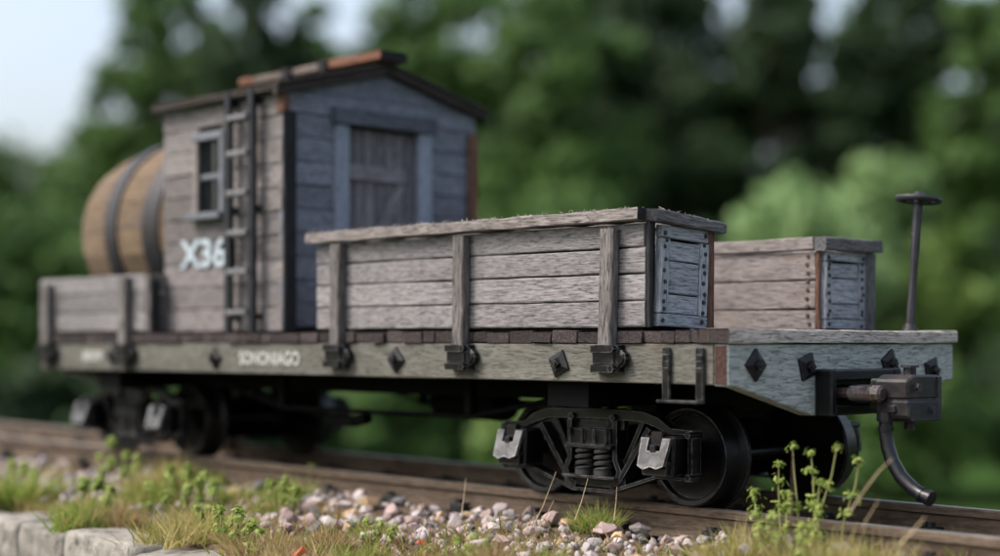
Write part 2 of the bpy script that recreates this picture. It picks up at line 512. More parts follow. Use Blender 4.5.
M['lawn'] = plain('shaded_lawn_turf', [(0.3, (0.016, 0.036, 0.008)), (0.5, (0.026, 0.056, 0.012)), (0.7, (0.04, 0.08, 0.018))], 0.12, 0.95, 0.5, 0.3, 8, vary=0, rand=False, spec=0.02)  # greens darkened to stand for the shade of the trees
M['bark'] = plain('bark', [(0.3, (0.035, 0.026, 0.02)), (0.7, (0.12, 0.09, 0.065))], 1.2, 0.95, 0.8, 0.3, 6)
M['leaf_dark'] = leafmat('leaf_dark', (0.016, 0.038, 0.013), (0.030, 0.064, 0.021), (0.052, 0.098, 0.032))
M['leaf_mid'] = leafmat('leaf_mid', (0.042, 0.094, 0.021), (0.072, 0.145, 0.033), (0.115, 0.205, 0.048))
M['leaf_bright'] = leafmat('leaf_bright', (0.08, 0.15, 0.03), (0.12, 0.20, 0.042), (0.17, 0.26, 0.06))
M['leaf_pale'] = leafmat('leaf_pale', (0.14, 0.24, 0.085), (0.21, 0.33, 0.125), (0.28, 0.40, 0.17))
M['grass_green'] = leafmat('grass_green', (0.15, 0.25, 0.035), (0.24, 0.36, 0.06), (0.40, 0.42, 0.13), 0.45)
M['grass_straw'] = leafmat('grass_straw', (0.34, 0.31, 0.08), (0.47, 0.39, 0.15), (0.58, 0.47, 0.25), 0.45)
M['grass_mix'] = leafmat('grass_mix', (0.18, 0.22, 0.05), (0.31, 0.28, 0.10), (0.43, 0.33, 0.18), 0.45)
M['moss'] = leafmat('moss_green', (0.14, 0.20, 0.03), (0.26, 0.30, 0.06), (0.38, 0.34, 0.11), 0.45)
M['reddish'] = leafmat('reddish_stems', (0.26, 0.13, 0.075), (0.38, 0.25, 0.14), (0.46, 0.34, 0.20), 0.4)
M['weed'] = leafmat('weed_leaf', (0.16, 0.24, 0.04), (0.26, 0.34, 0.07), (0.36, 0.42, 0.12), 0.45)
M['stem'] = leafmat('weed_stem', (0.22, 0.25, 0.08), (0.30, 0.30, 0.12), (0.34, 0.32, 0.15), 0.3)
M['straw'] = plain('dry_straw', [(0.3, (0.36, 0.27, 0.15)), (0.7, (0.55, 0.44, 0.28))], 12, 0.8, 0.0)
M['redleaf'] = leafmat('dead_leaf', (0.34, 0.08, 0.04), (0.42, 0.11, 0.05), (0.46, 0.16, 0.08), 0.3)
# ------------------------------------------------------------------ the setting: lawn, raised bed, stone edging
YC, W = 0.6825, 1.365
LAWN_Z = -6.0

def sheet(name, xs, ys, zf, mat, kind='structure', cat=None, label=None):
    vv = [(x, y, zf(x, y)) for y in ys for x in xs]
    nx = len(xs)
    ff = [(j * nx + i, j * nx + i + 1, (j + 1) * nx + i + 1, (j + 1) * nx + i) for j in range(len(ys) - 1) for i in range(nx - 1)]
    me = bpy.data.meshes.new(name)
    me.from_pydata(vv, [], ff)
    for p in me.polygons: p.use_smooth = True
    o = link(name, me, None, (0, 0, 0), None, mat)
    return tag(o, label, cat, None, kind)

def frange(a, b, n): return [a + (b - a) * i / (n - 1) for i in range(n)]

_big = [-3000, -1500, -800, -500, -300, -200, -140, -100, -60, -30, 0, 30, 60, 100, 200, 400, 1000]
sheet('lawn', _big, [-1000, -300, -100, -40, 0, 40, 80, 120, 160, 220, 300, 400, 600, 1000, 1800, 3000],
      lambda x, y: LAWN_Z + (0.5 * math.sin(x * 0.05) * math.cos(y * 0.043) if abs(x) < 400 and abs(y) < 400 else 0), M['lawn'],
      label='green lawn, darkened for tree shade, far below the raised track bed', cat='lawn')

def soil_z(x, y):
    b = 0.012 * math.sin(x * 5.1 + y * 3.3) + 0.010 * math.sin(x * 11.7 - y * 9.1) + 0.006 * math.sin(x * 23 + y * 31)
    if y > 0.30: base = -0.715
    elif y > 0.26: base = -0.680 - 0.035 * (y - 0.26) / 0.04
    else: base = -0.680 - 0.055 * min(1.0, (0.26 - y) / 0.9)
    return base + b

_ys = [-2.6, -1.7, -1.15, -0.98] + frange(-0.90, 1.75, 34) + [1.85, 2.3, 3.4]
def bed_z(x, y):
    if y < -1.1: return -1.3 - (-1.1 - y) * 3.2
    if y < -0.95: return -1.05
    if y < -0.72 - 0.066 * (x + 3.6) and -11 < x < 0.8: return -0.90
    if y > 1.8: return -0.85 - (y - 1.8) * 3.3
    return soil_z(x, y)
sheet('raised_bed_soil', [-40, -30, -22, -16, -12, -9] + frange(-7.5, 2.6, 130) + [4, 7, 12, 20], _ys, bed_z, M['soil'],
      label='brown soil of the raised bed under the track', cat='soil')

# rough edging stones along the front of the bed
def stone_mesh(L, w, h, seed):
    r_ = random.Random(seed)
    bm = bmesh.new()
    bmesh.ops.create_cube(bm, size=1.0)
    bmesh.ops.subdivide_edges(bm, edges=bm.edges[:], cuts=7, use_grid_fill=True)
    ph = [r_.uniform(0, 6) for _ in range(6)]
    for v in bm.verts:
        p = v.co.copy()
        q = Vector((math.copysign(abs(p.x * 2) ** 1.0, p.x), p.y * 2, p.z * 2))
        m_ = max(abs(q.x), abs(q.y), abs(q.z))
        rnd = 1 - 0.05 * ((abs(q.x) > .95) + (abs(q.y) > .95) + (abs(q.z) > .95) - 1)
        d = 0.028 * math.sin(q.x * 5.2 + ph[0]) + 0.024 * math.sin(q.y * 5 + q.x * 3 + ph[1]) + 0.03 * math.sin(q.z * 6 + q.x * 4 + ph[2]) + r_.uniform(-.022, .022)
        v.co = Vector((q.x * (0.5 * L) * (rnd * .3 + .7) + d * 0.25 * L * .3, q.y * 0.5 * w * rnd * (1 + d), q.z * 0.5 * h * rnd * (1 + d)))
    me = bpy.data.meshes.new('edging_stone')
    bm.to_mesh(me); bm.free()
    for p in me.polygons: p.use_smooth = True
    return me

edging = tag(empty('stone_edging', (-4.0, -0.9, -0.85)), 'row of rough grey stones edging the raised bed in front of the track', 'edging')
_x = -11.0
_i = 0
while _x < 0.6:
    L = random.Random(500 + _i).uniform(0.42, 0.85)
    me = stone_mesh(L, 0.24, 0.19, 900 + _i)
    xm = _x + L / 2
    yline = -0.800 - 0.066 * (xm + 3.6)
    link('edging_stone', me, edging, (xm, yline, -0.838 + random.Random(40 + _i).uniform(-.012, .012)),
         (random.Random(_i).uniform(-.05, .05), random.Random(_i + 9).uniform(-.03, .03), -0.066 + random.Random(_i + 5).uniform(-.04, .04)), M['stone'])
    _x += L + 0.004
    _i += 1

# ------------------------------------------------------------------ background trees, shrubs and hedge
def leaf_cloud(mb_v, mb_f, r_, centre, rad, n, size, flat=0.75):
    cx, cy, cz = centre
    for _ in range(n):
        while True:
            a, b, c = r_.uniform(-1, 1), r_.uniform(-1, 1), r_.uniform(-1, 1)
            q = a * a + b * b + c * c
            if q <= 1: break
        k = 0.55 + 0.45 * q
        x, y, z = cx + a * rad[0] * k, cy + b * rad[1] * k, cz + c * rad[2] * k
        s = size * r_.uniform(0.6, 1.35)
        n_ = Vector((a + r_.uniform(-.9, .9), b + r_.uniform(-.9, .9), c * .8 + 0.5 + r_.uniform(-.7, .7))).normalized()
        t1 = n_.orthogonal().normalized()
        t1.rotate(Matrix.Rotation(r_.uniform(0, 6.28), 3, n_))
        t2 = n_.cross(t1)
        p = Vector((x, y, z))
        i = len(mb_v)
        mb_v += [p - t1 * s, p + t2 * s * .5 + n_ * s * .12, p + t1 * s, p - t2 * s * .5 + n_ * s * .12]
        mb_f.append((i, i + 1, i + 2, i + 3))

def tree(name, label, cat, u, depth, halfw, vtop, vbot, leaf, clumps=26, per=150, size=1.3, seed=1, group=None, trunk=True, gap=1.0):
    """a tree standing on the lawn; crown between two heights, built of leaf clumps carried on limbs"""
    r_ = random.Random(seed)
    base = pix(u, HOR, depth); base.z = LAWN_Z - 0.2
    k = depth / FPX
    ztop, zbot = CAM.z + (HOR - vtop) * k, max(LAWN_Z + 0.6, CAM.z + (HOR - vbot) * k)
    hw = halfw * k
    root = tag(empty(name, base), label, cat, group)
    hz = (ztop - zbot) / 2
    zc = (ztop + zbot) / 2
    vv, ff = [], []
    mb = MB()
    cents = []
    for i in range(clumps):
        while True:
            a, b, c = r_.uniform(-1, 1), r_.uniform(-1, 1), r_.uniform(-1, 1)
            if a * a + b * b + c * c <= 1: break
        taper = 1 - 0.2 * max(0, c)
        p = Vector((base.x + a * hw * .85 * taper, base.y + b * hw * .85 * taper, zc + c * hz * .88))
        cr = r_.uniform(0.24, 0.40) * min(hw, hz * 1.1) * gap
        cents.append((p, cr))
        leaf_cloud(vv, ff, r_, p, (cr * 1.15, cr * 1.15, cr * .85), per, size)
    me = bpy.data.meshes.new('crown')
    me.from_pydata([tuple(v - base) for v in vv], [], ff)
    link('crown', me, root, base, None, M[leaf])
    if trunk:
        tr = max(0.5, hw * 0.055)
        top = Vector((base.x + r_.uniform(-1, 1) * hw * .1, base.y, zc + hz * .3))
        mb.tube([base, base + (top - base) * .35 + Vector((r_.uniform(-.5, .5), 0, 0)), base + (top - base) * .7, top], [tr, tr * .8, tr * .5, tr * .15], 9)
        for p, cr in cents[::2]:
            h = min(max((p.z - base.z) * .55 / (top.z - base.z), .15), .9)
            s = base + (top - base) * h
            mb.tube([s, (s + p) / 2 + Vector((0, 0, -cr * .2)), p], [tr * .32, tr * .2, tr * .05], 5, caps=False)
        mb.build('trunk', M['bark'], root, base, True)
    else:
        for j in range(7):
            p, cr = cents[j * 2 % len(cents)]
            mb.tube([base + Vector((r_.uniform(-1, 1), r_.uniform(-1, 1), 0)), (base + p) / 2 + Vector((0, 0, .5)), p], [.3, .2, .05], 5, caps=False)
        mb.build('stems', M['bark'], root, base, True)
    return root

TREES = [
    # label, u, depth, halfwidth px, v top, v bottom, leaf, clumps, per, size
    ('broad dark tree at the far end behind the barrel', 15, 330, 125, 132, 360, 'leaf_mid', 30, 150, 1.7),
    ('tall dark tree behind the barrel with sky showing between its branches', 172, 340, 100, -75, 345, 'leaf_mid', 150, 60, 1.6, 0.55),
    ('tall dark tree behind the cabin ladder', 258, 300, 80, -60, 350, 'leaf_dark', 120, 60, 1.6, 0.6),
    ('tall green tree behind the cabin roof', 425, 320, 105, -90, 350, 'leaf_mid', 52, 160, 1.6),
    ('tall green tree just beyond the cabin door side', 560, 300, 90, -90, 350, 'leaf_mid', 52, 150, 1.6),
    ('tall very dark tree rising behind the near bin', 668, 330, 95, -90, 350, 'leaf_dark', 60, 160, 1.6),
    ('tall dark tree behind the far bin with bright gaps in its crown', 790, 320, 100, -90, 350, 'leaf_dark', 150, 60, 1.6, 0.55),
    ('tall dark tree behind the brake wheel', 905, 340, 95, -80, 350, 'leaf_dark', 150, 60, 1.6, 0.55),
    ('tall green tree beyond the coupler end of the car', 1015, 300, 95, -70, 350, 'leaf_mid', 145, 60, 1.6, 0.55),
    ('tall green tree out past the coupler end, last of the row', 1130, 310, 110, -60, 350, 'leaf_mid', 40, 150, 1.7),
    ('low dark tree at the far end, first of the row', -120, 330, 120, 140, 360, 'leaf_mid', 30, 140, 1.7),
]
TREES += [
    ('tall dark tree in the back row between cabin roof and near bin', 490, 400, 110, -80, 345, 'leaf_mid', 34, 120, 2.0),
    ('tall dark tree in the back row above the near bin', 610, 410, 110, -80, 345, 'leaf_dark', 46, 140, 2.0),
    ('tall dark tree in the back row above the far bin', 735, 400, 110, -80, 345, 'leaf_dark', 16, 190, 2.0),
    ('tall dark tree in the back row left of the brake wheel', 850, 410, 105, -80, 345, 'leaf_mid', 12, 190, 2.0),
    ('tall dark tree in the back row past the brake wheel', 965, 400, 110, -80, 345, 'leaf_mid', 12, 190, 2.0),
    ('tall dark tree in the back row between barrel and cabin ladder', 215, 400, 85, 40, 345, 'leaf_dark', 40, 140, 2.0),
    ('medium dark tree in the back row over the barrel', 120, 395, 70, 90, 345, 'leaf_dark', 44, 150, 2.0),
    ('slim dark tree in the back row behind the cabin roof', 372, 400, 62, -10, 345, 'leaf_dark', 44, 150, 2.0),
    ('thin airy tree showing sky through its crown above the cabin', 318, 360, 50, -70, 345, 'leaf_mid', 14, 170, 1.6),
]
for i, (lb, u, d, hw_, vt, vb, lf, nc, pr, sz, *gp) in enumerate(TREES):
    tree('garden_tree', lb, 'tree', u, d, hw_, vt, vb, lf, nc, pr, sz, 100 + i, 'trees behind the lawn', gap=gp[0] if gp else 1.0)

SHRUBS = [
    ('big pale green bush behind the far bin', 795, 118, 95, 178, 400, 'leaf_pale', 44, 90, 0.8),
    ('tall pale green bush between far bin and brake wheel', 880, 128, 75, 148, 400, 'leaf_pale', 44, 80, 0.85),
    ('pale green bush beyond the brake wheel', 945, 122, 60, 215, 400, 'leaf_bright', 30, 80, 0.8),
    ('round mid green bush seen below the barrel end', 30, 190, 110, 205, 420, 'leaf_mid', 26, 130, 1.1),
    ('dark bush behind the rear truck', 190, 210, 100, 230, 410, 'leaf_dark', 24, 130, 1.1),
    ('dark bush behind the middle of the car', 380, 200, 110, 215, 412, 'leaf_dark', 26, 130, 1.1),
    ('dark green bush behind the near bin', 560, 190, 105, 170, 412, 'leaf_mid', 26, 130, 1.1),
    ('deep green bush between the near bin and the pale bush', 690, 170, 70, 215, 415, 'leaf_dark', 22, 130, 1.0),
    ('dark green bush below the brake wheel beyond the coupler', 985, 150, 85, 235, 425, 'leaf_dark', 24, 130, 0.9),
    ('mid green bush farther out past the coupler end', 1100, 170, 85, 190, 420, 'leaf_mid', 22, 130, 1.0),
]
SHRUBS += [
    ('low dark shrub below the barrel, nearest the far end', -70, 62, 105, 340, 498, 'leaf_dark', 34, 130, 0.5),
    ('low dark shrub behind the rear truck', 85, 64, 105, 348, 496, 'leaf_dark', 34, 130, 0.5),
    ('low dark green shrub behind the brake rod', 245, 62, 100, 366, 498, 'leaf_dark', 34, 130, 0.5),
    ('low green shrub behind the middle of the frame', 395, 65, 100, 362, 494, 'leaf_mid', 34, 130, 0.5),
    ('low bright green shrub behind the truck springs', 570, 62, 110, 356, 498, 'leaf_bright', 34, 130, 0.5),
    ('low bright green shrub behind the front axle', 745, 64, 100, 350, 496, 'leaf_bright', 34, 130, 0.5),
    ('low green shrub behind the air hose', 895, 60, 100, 345, 500, 'leaf_mid', 34, 130, 0.5),
    ('low dark shrub out past the coupler end', 1050, 62, 105, 335, 498, 'leaf_dark', 34, 130, 0.5),
]
for i, (lb, u, d, hw_, vt, vb, lf, nc, pr, sz) in enumerate(SHRUBS):
    tree('garden_bush', lb, 'bush', u, d, hw_, vt, vb, lf, nc, pr, sz, 300 + i, 'bushes in front of the trees', False)

# clipped hedge closing the garden behind the trees
def hedge():
    r_ = random.Random(71)
    a, b = pix(-330, HOR, 390), pix(1330, HOR, 390)
    root = tag(empty('garden_hedge', ((a + b) / 2).to_2d().to_3d() + Vector((0, 0, LAWN_Z))), 'long dark hedge closing the garden behind all the trees', 'hedge')
    vv, ff = [], []
    n = 330
    for i in range(n):
        c = a.lerp(b, (i + r_.random()) / n)
        leaf_cloud(vv, ff, r_, (c.x, c.y, LAWN_Z + r_.uniform(4, 40)), (9, 9, 7), 60, 2.6)
    base = WL[root.name]
    me = bpy.data.meshes.new('foliage')
    me.from_pydata([tuple(v - base) for v in vv], [], ff)
    link('foliage', me, root, base, None, M['leaf_dark'])
    mb = MB()
    for i in range(40):
        c = a.lerp(b, (i + .5) / 40); c.z = LAWN_Z - .2
        mb.tube([c, c + Vector((0, 0, 14)), c + Vector((r_.uniform(-3, 3), 0, 30))], [.7, .5, .2], 6)
    mb.build('stems', M['bark'], root, base)
hedge()

# ------------------------------------------------------------------ track
def rail_top(x): return -0.578 - 0.0055 * x
TRACK_X0, TRACK_X1 = -14.0, 4.5
track = tag(empty('garden_track', (-2.0, YC, -0.70)), 'weathered narrow garden track with brown rails on black sleepers', 'track')

def rail_mesh(y, side):
    prof = [(-.020, 0), (.020, 0), (.024, -.006), (.024, -.028), (.009, -.036), (.009, -.082), (.050, -.098), (.050, -.112),
            (-.050, -.112), (-.050, -.098), (-.009, -.082), (-.009, -.036), (-.024, -.028), (-.024, -.006)]
    xs = frange(TRACK_X0, TRACK_X1, 40)
    n = len(prof)
    mb = MB()
    vv = [(x, y + p, rail_top(x) + q) for x in xs for p, q in prof]
    for i in range(len(xs) - 1):
        for k in range(n):
            k2 = (k + 1) % n
            mb.add([], [])
            mb.f.append((i * n + k, i * n + k2, (i + 1) * n + k2, (i + 1) * n + k)); mb.m.append(1 if k == 0 else 0)
    mb.v = vv
    o = mb.build('rail', [M['rail'], M['railtop']], track, (-2.0, y, -0.64))
    return o
RAIL_Y = (0.335, 1.03)
for y in RAIL_Y: rail_mesh(y, 0)

slp = MB()
slp.box((-.062, -.60, -.04), (.062, .60, .04), .008)
sl_me = slp.build('sleeper', M['sleeper'], track, (0, 0, 0)).data
bpy.data.objects.remove(bpy.data.objects['sleeper'])
ch = MB()
for s in (-1, 1):
    ch.box((-.042, s * .073 - .022, 0), (.042, s * .073 + .022, .040), .008)
    ch.tube([(0, s * .075, .036), (0, s * .072, .056)], .018, 8)
ch.box((-.046, -.10, -.014), (.046, .10, -.001), .002)
ch.box((-.036, -.056, .030), (.036, -.040, .040), .003)
ch.box((-.036, .040, .030), (.036, .056, .040), .003)
ch_me = ch.build('rail_chair', M['sleeper'], track, (0, 0, 0)).data
bpy.data.objects.remove(bpy.data.objects['rail_chair'])
x = -9.74
while x < 2.6:
    z = rail_top(x) - .112 - .0405
    s = link('sleeper', sl_me, track, (x, YC, z), (0, R(.3), R(rng.uniform(-.6, .6))))
    for y in RAIL_Y:
        link('rail_chair', ch_me, s, (x, y, z + .0415))
    x += 0.43

# ------------------------------------------------------------------ the work car
car = tag(empty('work_car', (-2.2, YC, -0.575)), 'weathered grey wooden railway work car with a small cabin, open bins and black trucks', 'rail car')

# frame
for y0 in (0.0, W - .1):
    board('side_sill', car, (-4.46, y0, -.133), (-.060, y0 + .1, 0), M['sill'], 'x', .002, .004, seed=11, cuts=14)
for y0 in (.36, .84):
    board('centre_sill', car, (-4.40, y0, -.215), (-.075, y0 + .12, -.006), M['under'], 'x', .001)
for xx in (-3.93, -.76):
    board('bolster_beam', car, (xx - .10, .05, -.225), (xx + .10, W - .05, -.137), M['under'], 'y', .001)
EB = [(0, -.002), (W, -.002), (W, -.136), (1.31, -.140), (.905, -.245), (.46, -.245), (.055, -.140), (0, -.136)]
def end_beam(x0, x1, mat):
    mb = MB()
    mb.prism(EB, 'x', x0, x1, 0, .004)
    # turn into a board with its grain along Y: local X must be world Y
    me = bpy.data.meshes.new('end_beam')
    c = Vector(((x0 + x1) / 2, YC, -.08))
    rot = AX['y']; inv = rot.inverted()
    me.from_pydata([tuple(inv @ (Vector(v) - c)) for v in mb.v], [], mb.f)
    me.materials.append(mat); me.materials.append(M['end_grain'])
    for p in me.polygons:
        if abs(p.normal.x) > .8: p.material_index = 1
    return link('end_beam', me, car, c, rot)
end_beam(-.058, 0, M['end_beam'])
end_beam(-4.52, -4.462, M['end_beam'])

# deck planks
x = -4.53
_k = 0
while x < -.12:
    w_ = rng.uniform(.055, .125)
    x1 = min(x + w_, -.118)
    board('deck_plank', car, (x + .0015, -.006 + rng.uniform(-.010, .008), .003 + rng.uniform(0, .003)), (x1 - .0015, W + .008, .046 + rng.uniform(-.006, .002)), M['deck'], 'y', .003, .004, cuts=3)
    x = x1
board('deck_plank', car, (-.116, -.006, .003), (.012, W + .010, .047), M['deck_end'], 'y', .005, .004, seed=3, cuts=12, endmat=M['deck'])

# diamond washers with nuts
def washer(pos, face, s, turn, seed):
    """face 'side' looks towards -Y, 'end' towards +X"""
    mb = MB()
    prof = [(s, 0), (s, .010), (s * .55, .017)]
    vv, ff = [], []
    for r_, h in prof:
        for k in range(4):
            a = turn + k * math.pi / 2
            p, q = r_ * math.cos(a), r_ * math.sin(a)
            vv.append((p, -h, q) if face == 'side' else (h, p, q))
    for i in range(2):
        for k in range(4):
            k2 = (k + 1) % 4
            ff.append((i * 4 + k, i * 4 + k2, (i + 1) * 4 + k2, (i + 1) * 4 + k))
    ff.append((8, 9, 10, 11))
    ff.append((3, 2, 1, 0))
    c = Vector(pos)
    mb.add([c + Vector(v) for v in vv], ff)
    o = mb.build('diamond_washer', M['washer'], car, c)
    nb = MB()
    d = Vector((0, -1, 0)) if face == 'side' else Vector((1, 0, 0))
    nb.tube([c + d * .012, c + d * .030], s * .36, 4 if seed % 2 else 6)
    nb.tube([c + d * .030, c + d * .036], s * .18, 7)
    nb.build('nut', M['washer'], o, c)
for i, (xx, zz, t) in enumerate(((-3.80, -.062, R(90)), (-2.912, -.067, R(90)), (-1.647, -.064, R(88)), (-.751, -.070, R(70)))):
    washer((xx, 0, zz), 'side', .052, t, i)
for i, (yy, zz, t) in enumerate(((.139, -.069, R(90)), (.423, -.078, R(62)), (.926, -.072, R(75)), (1.207, -.10, R(60)))):
    washer((0, yy, zz), 'end', .055, t, i)

# stirrup step
mb = MB()
for xx in (-.250, -.107):
    mb.box((xx - .017, -.016, -.185), (xx + .017, -.003, -.010), .004)
    for k in range(4):
        mb.box((xx - .012, -.019, -.024 - k * .022), (xx + .012, -.013, -.012 - k * .022), .002)
mb.box((-.267, -.045, -.195), (-.090, -.003, -.184), .003)
mb.build('stirrup_step', M['black'], car, (-.18, -.02, -.1))

# stake pockets
def stake_pocket(xc, name='stake_pocket'):
    mb = MB()
    mb.box((xc - .062, -.012, -.100), (xc + .062, -.002, -.002), .003)
    for z0 in (-.030, -.098):
        pts = [(xc - .064, -.004), (xc - .062, -.036), (xc - .044, -.060), (xc + .044, -.060), (xc + .062, -.036), (xc + .064, -.004)]
        inn = [(xc + .046, -.004), (xc + .046, -.030), (xc + .036, -.046), (xc - .036, -.046), (xc - .046, -.030), (xc - .046, -.004)]
        poly = pts + inn
        bm = bmesh.new()
        lo = [bm.verts.new((p, q, z0)) for p, q in poly]
        hi = [bm.verts.new((p, q, z0 + .026)) for p, q in poly]
        n = len(poly)
        for i in range(n):
            bm.faces.new((lo[i], lo[(i + 1) % n], hi[(i + 1) % n], hi[i]))
        for i in range(5):
            j = 11 - i
            bm.faces.new((hi[i], hi[i + 1], hi[j - 1], hi[j]))
            bm.faces.new((lo[i + 1], lo[i], lo[j], lo[j - 1]))
        mb.bm(bm)
    mb.box((xc - .056, -.046, -.078), (xc + .056, -.010, -.022), .010)
    for z0 in (-.017, -.085):
        mb.tube([(xc + .050, -.030, z0), (xc + .050, -.062, z0)], .014, 6)
    mb.tube([(xc + .062, -.006, -.05), (xc + .062, -.030, -.05), (xc + .062, -.036, -.05)], [.030, .030, .018], 10)
    mb.build(name, M['black'], car, (xc, -.03, -.05))
for xx in (-4.42, -3.66, -2.005, -1.255, -.505): stake_pocket(xx)

# lettering
def lettering(name, text, parent, x0, x1, z0, z1, y, mat, bold=0.02, slab=False):
    cu = bpy.data.curves.new('lettering_outline', 'FONT')
    cu.body = text
    cu.offset = bold
    cu.extrude = 0.0
    tmp = bpy.data.objects.new('lettering_outline', cu)
    COL.objects.link(tmp)
    dg = bpy.context.evaluated_depsgraph_get()
    me = bpy.data.meshes.new_from_object(tmp.evaluated_get(dg))
    bpy.data.objects.remove(tmp)
    xs = [v.co.x for v in me.vertices]; ys = [v.co.y for v in me.vertices]
    sx, sy = (x1 - x0) / (max(xs) - min(xs)), (z1 - z0) / (max(ys) - min(ys))
    mx, my = (max(xs) + min(xs)) / 2, (max(ys) + min(ys)) / 2
    r_ = random.Random(len(text))
    for v in me.vertices:
        v.co = Vector(((v.co.x - mx) * sx, (v.co.y - my) * sy, 0))
    me.materials.clear()
    me.materials.append(mat)
    return link(name, me, parent, ((x0 + x1) / 2, y, (z0 + z1) / 2), (R(90), 0, 0))
lettering('lettering', 'SONONIAGO', car, -2.720, -2.280, -.094, -.036, -.0055, M['paint2'], .018)
lettering('lettering', '8009', car, -4.09, -3.90, -.090, -.038, -.0055, M['paint2'], .018)

# brake rods, truss rods and queen posts under the frame
for yy in (.26, 1.10):
    mb = MB()
    mb.tube([(-.62, yy, -.14), (-1.50, yy, -.292), (-2.75, yy, -.292), (-3.5, yy, -.14)], .011, 7)
    tro = mb.build('truss_rod', M['under'], car, (-2.1, yy, -.2))
    for xx in (-1.50, -2.75):
        mb = MB()
        mb.box((xx - .022, yy - .02, -.285), (xx + .022, yy + .02, -.130), .004)
        mb.build('queen_post', M['under'], tro, (xx, yy, -.2))
mb = MB()
mb.tube([(-3.05, .30, -.225), (-2.55, .30, -.315), (-2.36, .30, -.335)], .014, 7)
mb.box((-2.40, .27, -.362), (-2.27, .33, -.318), .006)
mb.tube([(-2.28, .30, -.34), (-2.20, .30, -.325)], .026, 9)
mb.build('brake_rod', M['under'], car, (-2.2, .3, -.3))
mb = MB()
mb.tube([(-2.15, .70, -.25), (-1.75, .70, -.25)], .085, 14)
mb.tube([(-1.77, .70, -.25), (-1.2, .70, -.26)], .014, 7)
mb.build('brake_cylinder', M['under'], car, (-2.0, .7, -.25))

# trucks
def tube_mesh(name, pts, rad, mat, parent, n=8, loc=None):
    mb = MB(); mb.tube(pts, rad, n)
    return mb.build(name, mat, parent, loc if loc is not None else pts[0], True)

wheel_prof = [(.0, .012), (.030, .012), (.034, .020), (.060, .024), (.120, .034), (.148, .030), (.152, .004), (.158, 0), (.170, 0), (.175, .006), (.178, .070),
              (.184, .082), (.198, .092), (.200, .102), (.194, .110), (.150, .112), (.0, .108)]
wb = MB(); wb.lathe(wheel_prof, (0, 0, 0), 'y', 40)
wheel_near = wb.build('wheel', M['wheel'], None, (0, 0, 0), True).data
wb = MB(); wb.lathe([(r_, -h) for r_, h in wheel_prof], (0, 0, 0), 'y', 40)
wheel_far = wb.build('wheel', M['wheel'], None, (0, 0, 0), True).data
for o in [o for o in bpy.data.objects if o.name.startswith('wheel')]: bpy.data.objects.remove(o)

def ribbon(pts, w, y0, y1, mb):
    """flat bar of width w along a path of (x, z), between two y planes"""
    P = [Vector((a, b)) for a, b in pts]
    L_, R_ = [], []
    for i, p in enumerate(P):
        d0 = (P[i] - P[i - 1]).normalized() if i else (P[1] - P[0]).normalized()
        d1 = (P[i + 1] - P[i]).normalized() if i < len(P) - 1 else d0
        d = (d0 + d1).normalized()
        nrm = Vector((-d.y, d.x)) / max(.5, d.dot(d0))
        ww = w[i] if isinstance(w, (list, tuple)) else w
        L_.append(p + nrm * ww / 2); R_.append(p - nrm * ww / 2)
    for i in range(len(P) - 1):
        pass
    bm = bmesh.new()
    n = len(P)
    rows = []
    for y in (y0, y1):
        rows.append([[bm.verts.new((q.x, y, q.y)) for q in L_], [bm.verts.new((q.x, y, q.y)) for q in R_]])
    for i in range(n - 1):
        a, b = rows
        bm.faces.new((a[0][i], a[0][i + 1], a[1][i + 1], a[1][i]))
        bm.faces.new((b[0][i + 1], b[0][i], b[1][i], b[1][i + 1]))
        bm.faces.new((a[0][i + 1], a[0][i], b[0][i], b[0][i + 1]))
        bm.faces.new((a[1][i], a[1][i + 1], b[1][i + 1], b[1][i]))
    bm.faces.new((a[0][0], a[1][0], b[1][0], b[0][0]))
    bm.faces.new((a[1][-1], a[0][-1], b[0][-1], b[1][-1]))
    mb.bm(bm)

